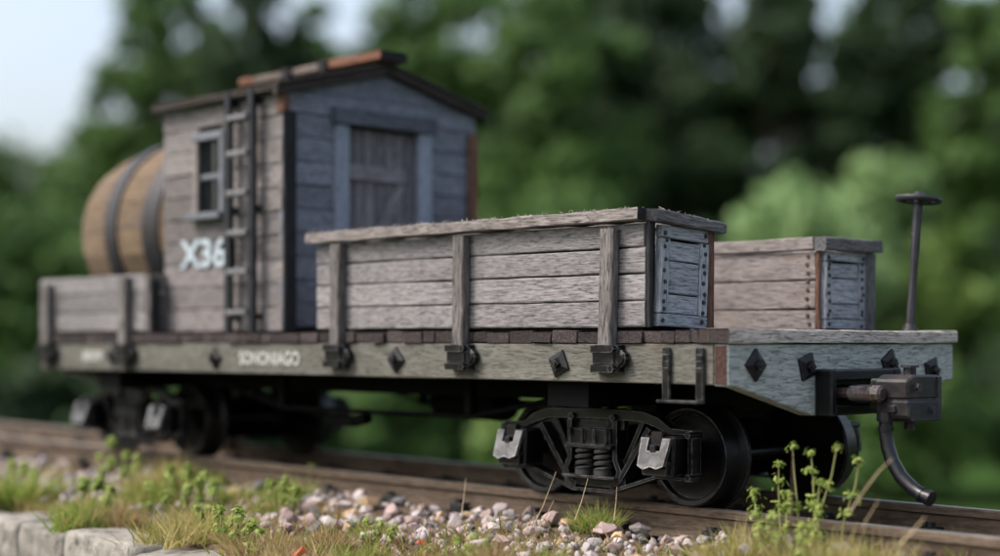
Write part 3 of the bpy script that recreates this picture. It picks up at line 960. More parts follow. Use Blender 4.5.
def truck(xc, zc):
    t = MB()
    t.box((xc - .11, .20, zc - .02), (xc + .11, W - .20, zc + .09), .01)
    t.tube([(xc, YC, zc + .09), (xc, YC, -.13)], .10, 14)
    t.box((xc - .12, .21, zc - .115), (xc + .12, W - .21, zc - .085), .006)
    root = t.build('truck', M['under'], car, (xc, YC, zc))
    for dx in (-.36, .36):
        tube_mesh('axle', [(xc + dx, .14, zc), (xc + dx, W - .14, zc)], .028, M['wheel'], root, 10)
        link('wheel', wheel_near, root, (xc + dx, .288, zc), (0, rng.uniform(0, 6), 0))
        link('wheel', wheel_far, root, (xc + dx, W - .288, zc), (0, rng.uniform(0, 6), 0))
        bb = MB()
        sgn = 1 if dx > 0 else -1
        bb.box((xc + dx - sgn * .225 - .02, .25, zc - .09), (xc + dx - sgn * .225 + .02, W - .25, zc - .05), .006)
        for yy in (.31, W - .31):
            bb.box((xc + dx - sgn * .215 - .022, yy - .04, zc - .10), (xc + dx - sgn * .205 + .022, yy + .04, zc + .05), .01)
        bb.build('brake_beam', M['under'], root, (xc + dx, YC, zc))
    for side in (0, 1):
        y0 = .190 if side == 0 else W - .190
        sg = 1 if side == 0 else -1
        f = MB()
        ya, yb = y0, y0 + sg * .045
        # arched top bar, stepping down to the journals
        ribbon([(xc - .455, zc + .092), (xc - .36, zc + .094), (xc - .30, zc + .122), (xc - .235, zc + .140), (xc, zc + .146), (xc + .235, zc + .140), (xc + .30, zc + .122), (xc + .36, zc + .094), (xc + .455, zc + .092)],
               [.016, .020, .034, .036, .034, .036, .034, .020, .016], ya, yb, f)
        # plate behind the bolster window
        f.box((xc - .135, min(ya, yb) + .012, zc + .088), (xc + .135, max(ya, yb) - .004, zc + .135), .003)
        f.box((xc - .070, min(ya + sg * .004, yb), zc + .096), (xc + .070, max(ya + sg * .004, yb), zc + .124), .004)
        # diagonal struts and bottom pan
        for s in (-1, 1):
            ribbon([(xc + s * .268, zc + .100), (xc + s * .128, zc - .092), (xc + s * .085, zc - .118)], .020, ya - sg * .006, yb, f)
            ribbon([(xc + s * .215, zc + .120), (xc + s * .118, zc - .055)], .018, ya + sg * .022, yb + sg * .01, f)
            # column guides
            ribbon([(xc + s * .112, zc + .122), (xc + s * .112, zc - .020), (xc + s * .132, zc - .060), (xc + s * .120, zc - .090)], .020, ya - sg * .010, yb, f)
        ribbon([(xc - .15, zc - .098), (xc + .15, zc - .098)], .040, ya + sg * .004, yb, f)
        # bottom tie bar
        ribbon([(xc - .465, zc - .070), (xc - .31, zc - .066), (xc - .095, zc - .132), (xc + .095, zc - .132), (xc + .31, zc - .066), (xc + .465, zc - .070)], .011, ya - sg * .012, yb + sg * .002, f)
        # ends of the frame beyond the journals
        for s in (-1, 1):
            ribbon([(xc + s * .452, zc + .10), (xc + s * .452, zc - .075)], .020, ya - sg * .002, yb, f)
            for zz in (.085, -.062):
                f.tube([(xc + s * .455, ya - sg * .020, zc + zz), (xc + s * .455, yb + sg * .01, zc + zz)], .013, 6)
        f.build('side_frame', M['black'], root, (xc, y0, zc))
        # bolster end with ribs
        b = MB()
        yo = ya - sg * .036
        b.box((xc - .100, min(yo + sg * .012, yb), zc + .034), (xc + .100, max(yo + sg * .012, yb), zc + .092), .004)
        b.box((xc - .112, min(yo, yb), zc + .020), (xc + .112, max(yo, yb), zc + .036), .004)
        for k in (-.088, -.030, .030, .088):
            b.box((xc + k - .007, min(yo, yo + sg * .02), zc + .030), (xc + k + .007, max(yo, yo + sg * .02), zc + .092), .003)
        b.build('bolster_end', M['black'], root, (xc, y0, zc + .06))
        # springs and spring plank
        for k in (-.046, .046):
            s_ = MB()
            pts = []
            for i in range(41):
                a = 2 * math.pi * 4.2 * i / 40
                pts.append((xc + k + .030 * math.cos(a), ya + sg * .002 + .030 * math.sin(a), zc - .072 + .092 * i / 40))
            s_.tube(pts, .0075, 5)
            s_.tube([(xc + k, ya, zc - .078), (xc + k, ya, zc - .060)], .035, 10)
            s_.build('spring', M['spring'], root, (xc + k, ya, zc - .02), True)
        p_ = MB()
        p_.box((xc - .128, min(ya - sg * .034, yb), zc - .090), (xc + .128, max(ya - sg * .034, yb), zc - .078), .003)
        p_.build('spring_plank', M['black'], root, (xc, y0, zc - .085))
        for k in (-.102, .102):
            bt = MB()
            bt.tube([(xc + k, ya - sg * .016, zc + .132), (xc + k, ya + sg * .01, zc + .132)], .015, 6)
            bt.tube([(xc + k, ya - sg * .022, zc + .132), (xc + k, ya - sg * .014, zc + .132)], .008, 6)
            bt.build('bolt', M['black'], root, (xc + k, ya, zc + .132))
        # journal boxes with sloping lids
        for s in (-1, 1):
            jc = xc + s * .36
            j = MB()
            yf = ya - sg * .060
            j.prism([(jc - .062, zc - .060), (jc + .062, zc - .060), (jc + .070, zc + .080), (jc - .070, zc + .080)], 'y', min(yf, yb), max(yf, yb), 0, .006)
            j.build('journal_box', M['black'], root, (jc, ya, zc))
            l_ = MB()
            bm = bmesh.new()
            out = [(-.066, .074), (-.030, .074), (-.030, .030), (.030, .030), (.030, .074), (.066, .074), (.058, -.020), (.030, -.030), (0, -.024), (-.030, -.034), (-.058, -.022)]
            def lid_pt(p, q, h):
                return (jc + p, yf - sg * (h + (.074 - q) * .34), zc + q)
            lo = [bm.verts.new(lid_pt(p, q, .000)) for p, q in out]
            hi = [bm.verts.new(lid_pt(p, q, .014)) for p, q in out]
            bm.faces.new(lo); bm.faces.new(hi)
            for i in range(len(out)):
                bm.faces.new((lo[i], lo[(i + 1) % len(out)], hi[(i + 1) % len(out)], hi[i]))
            bmesh.ops.recalc_face_normals(bm, faces=bm.faces[:])
            l_.bm(bm)
            # wedge behind the lid closes it to the box
            l_.build('journal_lid', M['lid'], root, (jc, yf, zc + .03))
            g = MB()
            g.prism([(jc - .054, zc - .056), (jc + .054, zc - .056), (jc + .060, zc - .010), (jc - .060, zc - .010)], 'y', min(yf - sg * .026, yf + sg * .01), max(yf - sg * .026, yf + sg * .01), 0, .004)
            bmz = bmesh.new()
            pts = [(-.056, .070, 0), (.056, .070, 0), (.052, -.012, 0), (-.052, -.012, 0), (-.052, -.012, .028), (.052, -.012, .028)]
            vs_ = [bmz.verts.new((jc + a, yf - sg * h, zc + q)) for a, q, h in pts]
            for q in ((0, 1, 5, 4), (0, 4, 3), (1, 2, 5), (3, 4, 5, 2)):
                bmz.faces.new([vs_[i] for i in q])
            g.bm(bmz)
            g.build('lid_housing', M['black'], root, (jc, yf, zc - .03))
            h = MB()
            h.box((jc - .026, min(yf - sg * .012, yf + sg * .02), zc + .040), (jc + .026, max(yf - sg * .012, yf + sg * .02), zc + .096), .004)
            h.box((jc - .013, min(yf - sg * .034, yf), zc + .026), (jc + .013, max(yf - sg * .034, yf), zc + .050), .003)
            h.build('lid_hinge', M['washer'], root, (jc, yf, zc + .07))
    return root
M['spring'] = metal('spring_steel', (0.06, 0.06, 0.062), 0.4, metallic=0.3)
truck(-.765, rail_top(-.76) + .176)
truck(-3.95, rail_top(-3.93) + .176)

# coupler: draft pocket, head with a seam, threaded pin, and the air hose
cp = MB()
cp.prism([(.610, -.262), (.785, -.262), (.785, -.190), (.585, -.190), (.585, -.245)], 'x', .170, .296, 0, .006)
cp.prism([(.585, -.184), (.785, -.184), (.785, -.106), (.625, -.104), (.585, -.122)], 'x', .166, .292, 0, .006)
cp.box((.175, .592, -.195), (.286, .775, -.180))
cp.box((.290, .770, -.258), (.300, .788, -.110), .003)
cp.box((.12, .62, -.225), (.20, .74, -.135), .006)
cp.tube([(.235, .690, -.108), (.235, .690, -.078)], .022, 10)
cp.tube([(.235, .690, -.080), (.235, .690, -.072)], .032, 10)
cp.tube([(.235, .690, -.255), (.235, .690, -.290)], .018, 10)
for yy_, zz_ in ((.640, -.145), (.730, -.225)):
    cp.tube([(.288, yy_, zz_), (.306, yy_, zz_)], .014, 6)
cp.box((.20, .574, -.232), (.25, .590, -.205), .004)
cp.box((.135, .600, -.150), (.172, .76, -.118), .006)
cpl = cp.build('coupler', M['coupler'], car, (.22, .68, -.18))
dp = MB()
dp.box((.002, .470, -.246), (.072, .500, -.086), .005)
dp.box((.002, .865, -.246), (.072, .895, -.086), .005)
dp.box((.002, .502, -.125), (.066, .863, -.088), .005)
dp.box((.002, .502, -.244), (.066, .863, -.208), .005)
dp.box((.0015, .502, -.209), (.012, .863, -.124))
dp.build('draft_pocket', M['pocketiron'], cpl, (.03, .68, -.17))
sh = MB()
sh.box((.010, .600, -.196), (.172, .765, -.140), .006)
sh.build('coupler_shank', M['pocketiron'], cpl, (.09, .68, -.17))
pn = MB()
pr = []
for i in range(26):
    pr.append((.026 if i % 2 else .021, i * .0038))
pn.lathe([(0, 0)] + pr, (.085, .560, -.168), 'x', 12)
pn.tube([(.180, .560, -.168), (.206, .560, -.168), (.214, .560, -.168)], [.030, .030, .020], 10)
pn.tube([(.020, .560, -.168), (.090, .560, -.168)], .019, 9)
pn.build('coupling_bolt', M['rustbolt'], cpl, (.15, .56, -.168))
fl = MB()
fl.box((.10, .80, -.236), (.235, .835, -.150), .006)
fl.build('coupler_cheek', M['coupler'], cpl, (.17, .82, -.19))
hs = MB()
hp = [Vector(p) for p in ((.200, .60, -.250), (.200, .60, -.30), (.206, .60, -.345), (.224, .60, -.395), (.258, .60, -.445), (.300, .60, -.480), (.340, .598, -.500), (.372, .596, -.510))]
hs.tube(hp, .024, 12, caps=False)
d = (hp[-1] - hp[-2]).normalized()
hs.tube([hp[-1] - d * .012, hp[-1] + d * .004], .0275, 12, caps=False)
hs.tube([hp[-1] + d * .004, hp[-1] + d * .0041], [.0275, .017], 12, caps=False)
hs.tube([hp[-1] + d * .0041, hp[-1] - d * .03], .017, 12)
hs.tube([hp[0] + Vector((0, 0, .02)), hp[0] + Vector((0, 0, -.012))], .032, 8)
hs.tube([hp[0] + Vector((0, 0, -.030)), hp[0] + Vector((0, 0, -.044))], .0275, 12)
hs.tube([hp[-2] - d * .01, hp[-2] + d * .004], .0268, 12)
hs.build('air_hose', M['hose'], car, (.2, .6, -.3), True)

# brake staff and hand wheel
st = MB()
b0, b1 = Vector((-.085, 1.20, .045)), Vector((-.085, 1.262, .545))
st.tube([b0, b0.lerp(b1, .22), b0.lerp(b1, .25), b0.lerp(b1, .55), b0.lerp(b1, .58), b1], [.017, .017, .014, .015, .017, .017], 9)
st.tube([b0 - Vector((0, 0, .004)), b0 + Vector((0, 0, .03))], [.036, .020], 9)
bw = st.build('brake_staff', M['brake'], car, (-.085, 1.23, .3), True)
wh = MB()
rot = Matrix.Rotation(R(-5), 4, 'X') @ Matrix.Rotation(R(3), 4, 'Y')
ring = []
for i in range(29):
    a = 2 * math.pi * i / 28
    ring.append(rot @ Vector((.076 * math.cos(a), .076 * math.sin(a), 0)) + b1)
wh.tube(ring, .0115, 7, caps=False)
for k in range(5):
    a = 2 * math.pi * k / 5 + .3
    wh.tube([b1 + rot @ Vector((0, 0, .006)), b1 + rot @ Vector((.076 * math.cos(a), .076 * math.sin(a), 0))], [.014, .010], 6)
wh.tube([b1 - Vector((0, 0, .012)), b1 + Vector((0, 0, .018)), b1 + Vector((0, 0, .030))], [.026, .026, .012], 10)
wh.build('hand_wheel', M['brake'], bw, b1, True)

# ------------------------------------------------------------------ bins on the deck
def nail_mesh(mat):
    mb = MB()
    mb.lathe([(.0085, 0), (.0075, .004), (.0, .0055)], (0, 0, 0), 'x', 7)
    o = mb.build('nail_head', mat, None)
    me = o.data
    bpy.data.objects.remove(o)
    return me
NAIL, RNAIL = nail_mesh(M['nail']), nail_mesh(M['rustnail'])

def end_panel(bin_, x, y0, y1, z0, z1, roll, mat, strip=.045):
    """planked end facing +X: rails top and bottom, nailed corner strips, three boards between"""
    pv = (x, y0, z0)
    rm = Euler((roll, 0, 0)).to_matrix()
    hh = z1 - z0
    zb, zt = z0 + hh * .135, z1 - hh * .135
    kw = dict(roll=rm, pivot=pv)
    board('end_board', bin_, (x - .028, y0 + .003, z0), (x, y1, zb - .004), mat, 'y', .002, .003, **kw)
    board('end_board', bin_, (x - .028, y0 + .003, zt + .004), (x, y1, z1), mat, 'y', .002, .003, **kw)
    cuts_ = [zb, zb + (zt - zb) * .27, zb + (zt - zb) * .72, zt]
    for a, b in zip(cuts_, cuts_[1:]):
        board('end_board', bin_, (x - .028, y0 + strip + .004, a), (x - .003, y1 - strip - .004, b - .005), mat, 'y', .002, .003, **kw)
    for a, b in ((y0 + .002, y0 + strip), (y1 - strip, y1)):
        board('corner_strip', bin_, (x - .028, a, zb), (x + .002, b, zt), mat, 'z', .002, .003, **kw)
    for yy in (y0 + strip * .5, y1 - strip * .5):
        zs = [z0 + hh * .06] + [zb + (zt - zb) * k for k in (.06, .16, .31, .42, .58, .72, .86, .95)] + [z1 - hh * .07]
        for zz in zs:
            c = Vector(pv) + rm @ (Vector((x + .0015, yy + rng.uniform(-.006, .006), zz + rng.uniform(-.008, .008))) - Vector(pv))
            link('nail_head', NAIL, bin_, c)

def splinters(bin_, spots):
    mb = MB()
    r_ = random.Random(5)
    for (a, b, n) in spots:
        for _ in range(n):
            p = Vector(a).lerp(Vector(b), r_.random())
            d = Vector((r_.uniform(-1, 1), r_.uniform(-.6, .3), r_.uniform(.15, 1))).normalized() * r_.uniform(.003, .013)
            mb.tube([p, p + d * .6, p + d + Vector((r_.uniform(-.005, .005), 0, 0))], [.0012, .001, .0004], 3, caps=False)
    o = mb.build('splinters', M['splinter'], bin_, WL[bin_.name])
    o['kind'] = 'stuff'
M['splinter'] = plain('splinter_wood', [(0.3, (0.45, 0.41, 0.38)), (0.7, (0.62, 0.58, 0.54))], 9, 0.9, 0)

# near bin
nb_ = empty('tool_bin', (-1.25, .18, .054), car)
nb_['label'] = 'long near bin of four weathered boards with a fuzzy cap rail'
zs = [.056, .147, .239, .327, .412]
for i in range(4):
    board('side_board', nb_, (-2.165 + rng.uniform(-.004, .004), .002, zs[i] + .002), (-.357 + rng.uniform(-.004, .004), .036 + rng.uniform(-.004, .004), zs[i + 1] - .003), M['bin'], 'x', .003, .004, cuts=16)
    board('side_board', nb_, (-2.165, .300, zs[i] + .002), (-.352, .332, zs[i + 1] - .003), M['stake'], 'x', .003, .004, cuts=4)
    board('end_board', nb_, (-2.162, .040, zs[i] + .002), (-2.132, .302, zs[i + 1] - .003), M['bin'], 'y', .003, .004, cuts=3)
board('gap_shade_sheet', nb_, (-2.13, .038, .038), (-.40, .046, .410), M['dark_wood'], 'x', .001, .001)  # dark sheet added so the gaps between boards read as shade
board('gap_shade_sheet', nb_, (-.360, .070, .066), (-.353, .290, .392), M['dark_wood'], 'y', .001, .001)
board('corner_strip', nb_, (-.350, .296, .056), (-.322, .334, .408), M['rusty_wood'], 'z', .003)
board('corner_post', nb_, (-.392, .050, .056), (-.362, .068, .440), M['dark_wood'], 'z', .002)
board('corner_post', nb_, (-.353, .004, .058), (-.334, .026, .430), M['dark_wood'], 'z', .002)  # dark strip standing in for the shaded gap beside the end panel
end_panel(nb_, -.322, .034, .288, .062, .404, -.050, M['bin_end'])
board('cap_rail', nb_, (-2.195, -.040, .415), (-.352, .062, .458), M['cap'], 'x', .005, .005, seed=21, cuts=22, endmat=M['dark_wood'])
board('cap_rail', nb_, (-2.190, .290, .412), (-.40, .352, .448), M['cap'], 'x', .004, .005, seed=23, cuts=10)
board('cap_rail', nb_, (-.362, .000, .412), (-.296, .368, .452), M['cap_end'], 'y', .004, .005, roll=(-.085, 0, 0), pivot=(-.33, .03, .43), seed=22, cuts=8, endmat=M['dark_wood'])
for xx, lean, zt in ((-2.000, .010, .405), (-1.252, .012, .402), (-.507, .030, .392)):
    board('stake', nb_, (xx - .030, -.042, -.085), (xx + .030, -.003, zt), M['stake'], 'z', .003, .005, roll=(0, lean, 0), pivot=(xx, 0, -.08), cuts=7)
splinters(nb_, [((-2.19, -.04, .458), (-.36, -.04, .458), 120), ((-2.19, 0.02, .459), (-.36, .02, .459), 40), ((-.30, .02, .455), (-.30, .35, .42), 14), ((-.507, -.04, .39), (-.49, -.01, .392), 6)])

board('gap_shade_floor', nb_, (-2.12, 0.048, .040), (-0.4, 0.296, .062), M['dark_wood'], 'x', .001, .001)  # dark board added to fill the shaded gap above the deck

# far bin
fb = empty('tool_bin', (-.95, 1.15, .054), car)
fb['label'] = 'far bin of wide pinkish boards with rusty nails'
zs = [.050, .130, .240, .349]
XE = -.345
for i in range(3):
    board('side_board', fb, (-1.75, .968, zs[i] + .002), (XE - .004, 1.0, zs[i + 1] - .003), M['bin_warm'], 'x', .003, .004, cuts=10)
    board('side_board', fb, (-1.75, 1.315, zs[i] + .002), (XE - .004, 1.345, zs[i + 1] - .003), M['bin_warm'], 'x', .003, .004, cuts=4)
    board('end_board', fb, (-1.745, 1.003, zs[i] + .002), (-1.715, 1.312, zs[i + 1] - .003), M['bin_warm'], 'y', .003, .004, cuts=3)
board('cap_rail', fb, (-1.78, .950, .352), (XE, 1.010, .402), M['bin_warm'], 'x', .004, .005, cuts=12)
board('cap_rail', fb, (-1.78, 1.300, .352), (XE, 1.356, .402), M['cap'], 'x', .004, .005, cuts=5)
board('cap_rail', fb, (XE + .002, .955, .352), (XE + .056, 1.335, .402), M['cap_end'], 'y', .004, .005, cuts=6)
board('gap_shade_sheet', fb, (-1.71, 1.002, .054), (XE - .02, 1.008, .346), M['dark_wood'], 'x', .001, .001)  # added dark backing: shade for the gaps in the far bin
board('gap_shade_sheet', fb, (XE - .006, 1.010, .060), (XE + .0, 1.25, .346), M['dark_wood'], 'y', .001, .001)
board('corner_post', fb, (XE - .002, .966, .052), (XE + .014, .982, .350), M['rusty_wood'], 'z', .002)
end_panel(fb, XE + .030, .985, 1.250, .056, .350, -.008, M['bin_end'], .042)
board('corner_post', fb, (XE - .012, 1.254, .054), (XE + .036, 1.318, .350), M['cap_end'], 'z', .004, .005, roll=(-.03, 0, 0))
for k in range(9):
    link('nail_head', RNAIL, fb, (XE - .035 + rng.uniform(-.006, .006), .9665, .075 + k * .032), (0, 0, R(-90)))

board('gap_shade_floor', fb, (-1.71, 1.012, .040), (-0.375, 1.312, .062), M['dark_wood'], 'x', .001, .001)  # added dark board, shade for the slit under the far bin

# low bin at the barrel end
lb = empty('tool_bin', (-4.0, .18, .054), car)
lb['label'] = 'low bin of pale grey boards in front of the barrel'
zs = [.056, .150, .244, .332]
for i in range(3):
    board('side_board', lb, (-4.545, .002, zs[i] + .002), (-3.512, .036, zs[i + 1] - .003), M['bin'], 'x', .003, .004, cuts=9)
    board('side_board', lb, (-4.545, .315, zs[i] + .002), (-3.512, .345, zs[i + 1] - .003), M['bin'], 'x', .003, .004, cuts=4)
    for xx in (-4.54, -3.510):
        board('end_board', lb, (xx, .006 if xx > -4 else .038, zs[i] + .002), (xx + .028, .312, zs[i + 1] - .003), M['stake'], 'y', .003, .004, cuts=3)
board('corner_post', lb, (-3.481, .004, .056), (-3.462, .055, .300), M['dark_wood'], 'z', .002)
for xx, lean in ((-4.42, .0), (-3.66, .006)):
    board('stake', lb, (xx - .032, -.044, -.125), (xx + .032, -.003, .318 if xx > -4 else .30), M['stake'], 'z', .003, .005, roll=(0, lean, 0), pivot=(xx, 0, -.08), cuts=6)

board('gap_shade_floor', lb, (-4.508, 0.038, .040), (-3.514, 0.312, .062), M['dark_wood'], 'x', .001, .001)  # added dark board, shade for the slit under the low bin

# ------------------------------------------------------------------ cabin
X0, X1, Y0, Y1 = -3.51, -2.55, .105, 1.26
ZB, ZE = .054, 1.125
RIDGE = 1.272
cs = MB()
cs.prism([(Y0 + .03, ZB), (Y1 - .03, ZB), (Y1 - .03, ZE - .02), (YC, RIDGE - .03), (Y0 + .03, ZE - .02)], 'x', X0 + .03, X1 - .035)
cabin = cs.build('cabin', M['dark_wood'], car, ((X0 + X1) / 2, YC, ZB))
cabin['label'] = 'small weathered cabin with plank walls, a ladder and a low gable roof'
rows = [ZB + i * .1056 for i in range(11)]
rows[-1] = ZE - .012
WX0, WX1, WZ0, WZ1 = -3.215, -3.02, .605, .940
for i in range(10):
    a, b = rows[i] + .001, rows[i + 1] - .0035
    dy = rng.uniform(-.003, .003)
    if b < WZ0 or a > WZ1:
        board('wall_board', cabin, (X0, Y0 + dy, a), (X1 - .002, Y0 + .028, b), M['cabin'], 'x', .003, .003, cuts=8)
    else:
        board('wall_board', cabin, (X0, Y0 + dy, a), (WX0, Y0 + .028, b), M['cabin'], 'x', .003, .003)
        board('wall_board', cabin, (WX1, Y0 + dy, a), (X1 - .002, Y0 + .028, b), M['cabin'], 'x', .003, .003)
    board('wall_board', cabin, (X0, Y1 - .028, a), (X1 - .002, Y1, b), M['cabin'], 'x', .003, .003, cuts=4)
    board('wall_board', cabin, (X0, Y0 + .032, a), (X0 + .028, Y1 - .032, b), M['cabin'], 'y', .003, .003, cuts=4)
DY0, DY1, DZ1 = .462, .885, .985
for i in range(10):
    a, b = rows[i] + .001 + .018, min(rows[i + 1] - .0035 + .018, ZE - .01)
    dx = rng.uniform(-.003, .003)
    if a < DZ1 - .02:
        board('wall_board', cabin, (X1 - .030, Y0 + .003, a), (X1 + dx, DY0, b), M['cabin_front'], 'y', .003, .003)
        board('wall_board', cabin, (X1 - .030, DY1, a), (X1 + dx, Y1 - .003, b), M['cabin_front'], 'y', .003, .003)
    else:
        board('wall_board', cabin, (X1 - .030, Y0 + .003, a), (X1 + dx, Y1 - .003, b), M['cabin_front'], 'y', .003, .003, cuts=6)
gb = MB()
gb.prism([(Y0 + .003, ZE - .006), (Y1 - .003, ZE - .006), (YC, RIDGE - .006)], 'x', X1 - .030, X1)
inv = AX['y'].inverted()
me = bpy.data.meshes.new('gable_board')
cc = Vector((X1, YC, ZE))
me.from_pydata([tuple(inv @ (Vector(v) - cc)) for v in gb.v], [], gb.f)
link('gable_board', me, cabin, cc, AX['y'], M['cabin_front'])
# corner boards on the front
board('corner_board', cabin, (X1 + .004, Y0 - .004, ZB), (X1 + .022, Y0 + .062, 1.015), M['dark_wood'], 'z', .002)
board('corner_board', cabin, (X1 - .034, Y0 - .010, 1.018), (X1 + .022, Y0 + .026, 1.10), M['rusty_wood'], 'z', .003)
board('corner_board', cabin, (X1 + .004, Y1 - .060, ZB), (X1 + .022, Y1 + .002, 1.01), M['rusty_wood'], 'z', .002)
# door
for i in range(7):
    y = DY0 + (DY1 - DY0) * i / 7
    board('door_plank', cabin, (X1 - .034, y + .002, ZB), (X1 - .020 + rng.uniform(-.002, .002), y + (DY1 - DY0) / 7 - .003, DZ1 - .005), M['door'], 'z', .002, .003)
board('door_batten', cabin, (X1 - .018, DY0 + .010, .745), (X1 - .004, DY1 - .070, .815), M['batten'], 'y', .002)
board('door_batten', cabin, (X1 - .018, DY0 + .010, .225), (X1 - .004, DY1 - .070, .290), M['batten'], 'y', .002)
c0, c1 = Vector((0, .555, .30)), Vector((0, .800, .735))
ang = math.atan2(c1.z - c0.z, c1.y - c0.y)
mid_ = (c0 + c1) / 2
ln = (c1 - c0).length
board('door_brace', cabin, (X1 - .018, mid_.y - ln / 2, mid_.z - .026), (X1 - .005, mid_.y + ln / 2, mid_.z + .026), M['batten'], 'y', .002, roll=(ang, 0, 0))
board('door_trim', cabin, (X1 - .014, DY0 - .072, ZB), (X1 + .022, DY0 + .001, DZ1 + .002), M['trim'], 'z', .002)
board('door_trim', cabin, (X1 - .014, DY1 - .001, ZB), (X1 + .022, DY1 + .078, DZ1 + .002), M['trim'], 'z', .002)
board('door_lintel', cabin, (X1 - .004, DY0 - .090, DZ1 + .004), (X1 + .040, DY1 + .094, DZ1 + .078), M['lintel'], 'y', .003)
# window
g = MB(); g.box((WX0 - .005, Y0 + .022, WZ0 - .005), (WX1 + .005, Y0 + .027, WZ1 + .005))
g.build('window_pane', M['glass'], cabin, (WX0, Y0 + .02, WZ0))
board('window_trim', cabin, (WX0 - .030, Y0 - .014, WZ0), (WX0 + .008, Y0 + .004, WZ1), M['bin_warm'], 'z', .002)
board('window_trim', cabin, (WX1 - .008, Y0 - .014, WZ0), (WX1 + .026, Y0 + .004, WZ1), M['frame'], 'z', .002)
board('window_trim', cabin, (WX0 - .036, Y0 - .018, WZ1 + .002), (WX1 + .034, Y0 + .004, WZ1 + .040), M['frame'], 'x', .002)
board('window_sill', cabin, (WX0 - .044, Y0 - .050, WZ0 - .034), (WX1 + .040, Y0 + .004, WZ0 - .002), M['frame'], 'x', .002)
for t in (.33, .66):
    xx = WX0 + (WX1 - WX0) * t
    board('muntin', cabin, (xx - .005, Y0 + .010, WZ0), (xx + .005, Y0 + .021, WZ1), M['ladder'], 'z', .001, .002)
board('muntin', cabin, (WX0 + .010, Y0 + .004, .762), (WX1 - .010, Y0 + .020, .786), M['frame'], 'x', .001, .002)
# number
lettering('lettering', '1', cabin, -2.955, -2.915, .350, .488, Y0 - .009, M['paint'], .03)
lettering('lettering', 'X36', cabin, -3.36, -2.975, .350, .488, Y0 - .009, M['paint'], .03)
# ladder
for xx in (-2.893, -2.712):
    board('ladder_rail', cabin, (xx - .021, .044, ZB), (xx + .021, .070, 1.135), M['ladder'], 'z', .001, .003, cuts=6)
for zz in (.139, .321, .495, .673, .851, 1.011):
    board('ladder_rung', cabin, (-2.880, .030, zz - .014), (-2.726, .062, zz + .012), M['rung'], 'x', .001, .004)
for xx in (-2.893, -2.712):
    for zz in (.12, .60, 1.08):
        mb = MB(); mb.box((xx - .014, .066, zz - .014), (xx + .014, Y0 + .004, zz + .014), .003)
        mb.build('ladder_bracket', M['ladder'], cabin, (xx, .08, zz))
# roof
slope = math.atan2(RIDGE - ZE, YC - Y0)
RX0, RX1 = X0 - .030, X1 + .045
over = .055
for s in (-1, 1):
    ye = (Y0 - over) if s < 0 else (Y1 + over)
    ze = ZE - over * math.tan(slope)
    rp = MB()
    th = .014
    poly = [(ye, ze + .012), (YC, RIDGE + .012), (YC, RIDGE + .012 + th), (ye, ze + .012 + th)]
    rp.prism(poly if s < 0 else poly[::-1], 'x', RX0, RX1, 0, .003)
    rp.build('roof_panel', M['roofing'] if 'roofing' in M else M['roof_edge'], cabin, (-3, ye, ze))
    # rake board under the front edge
    rk = MB()
    poly = [(ye, ze - .030), (YC, RIDGE - .030), (YC, RIDGE + .010), (ye, ze + .010)]
    rk.prism(poly if s < 0 else poly[::-1], 'x', RX1 - .050, RX1 - .008, 0, .004)
    me = bpy.data.meshes.new('rake_board')
    cc = Vector((RX1 - .03, (ye + YC) / 2, ZE))
    inv = AX['y'].inverted()
    me.from_pydata([tuple(inv @ (Vector(v) - cc)) for v in rk.v], [], rk.f)
    link('rake_board', me, cabin, cc, AX['y'], M['roof_edge'])
    board('eave_board', cabin, (RX0 + .006, min(ye, ye - s * .03) , ze - .006), (RX1 - .052, max(ye, ye - s * .03), ze + .010), M['roof_edge'], 'x', .002)
# roof walk on the ridge
ZR = RIDGE + .028
for (a, b, mt, zt) in ((-2.86, -2.475, 'walk_orange', .040), (-3.14, -2.93, 'walk_grey', .034), (-3.47, -3.22, 'walk_grey', .034), (-3.60, -3.475, 'walk_orange', .036)):
    board('roof_walk', cabin, (a, YC - .085, ZR), (b, YC + .075, ZR + zt), M[mt], 'x', .003, .004, endmat=M['dark_wood'])
for xx in (-2.93, -3.22):
    board('walk_saddle', cabin, (xx + .004, YC - .10, ZR - .012), (xx + .062, YC + .09, ZR + .040), M['dark_wood'], 'y', .002)

# ------------------------------------------------------------------ barrel lying on the deck
BX, BZ, BR, BL = -4.11, .580, .485, .46
barrel = tag(empty('water_barrel', (BX, YC, .054)), 'large oak barrel with dark iron hoops lying on the car behind the cabin', 'barrel')
def brad(t): return BR * (1 - .13 * t * t)
NS = 22
for k in range(NS):
    a0, a1 = 2 * math.pi * (k + .015) / NS, 2 * math.pi * (k + .985) / NS
    st_ = MB()
    vv, ff = [], []
    N = 8
    for i in range(N + 1):
        t = -1 + 2 * i / N
        for rr in (0, -.03):
            for a in (a0, (a0 + a1) / 2, a1):
                r_ = brad(t) + rr
                vv.append((BX + t * BL, YC + r_ * math.cos(a), BZ + r_ * math.sin(a)))
    for i in range(N):
        o = i * 6
        for q in ((0, 1), (1, 2)):
            ff.append((o + q[0], o + q[1], o + 6 + q[1], o + 6 + q[0]))
            ff.append((o + 3 + q[1], o + 3 + q[0], o + 9 + q[0], o + 9 + q[1]))
        ff.append((o + 0, o + 6, o + 9, o + 3)); ff.append((o + 2, o + 5, o + 11, o + 8))
    for o in (0, N * 6):
        ff.append((o, o + 1, o + 4, o + 3)); ff.append((o + 1, o + 2, o + 5, o + 4))
    st_.add(vv, ff)
    st_.build('stave', M['stave'], barrel, (BX, YC + BR * math.cos(a0), BZ + BR * math.sin(a0)), True)
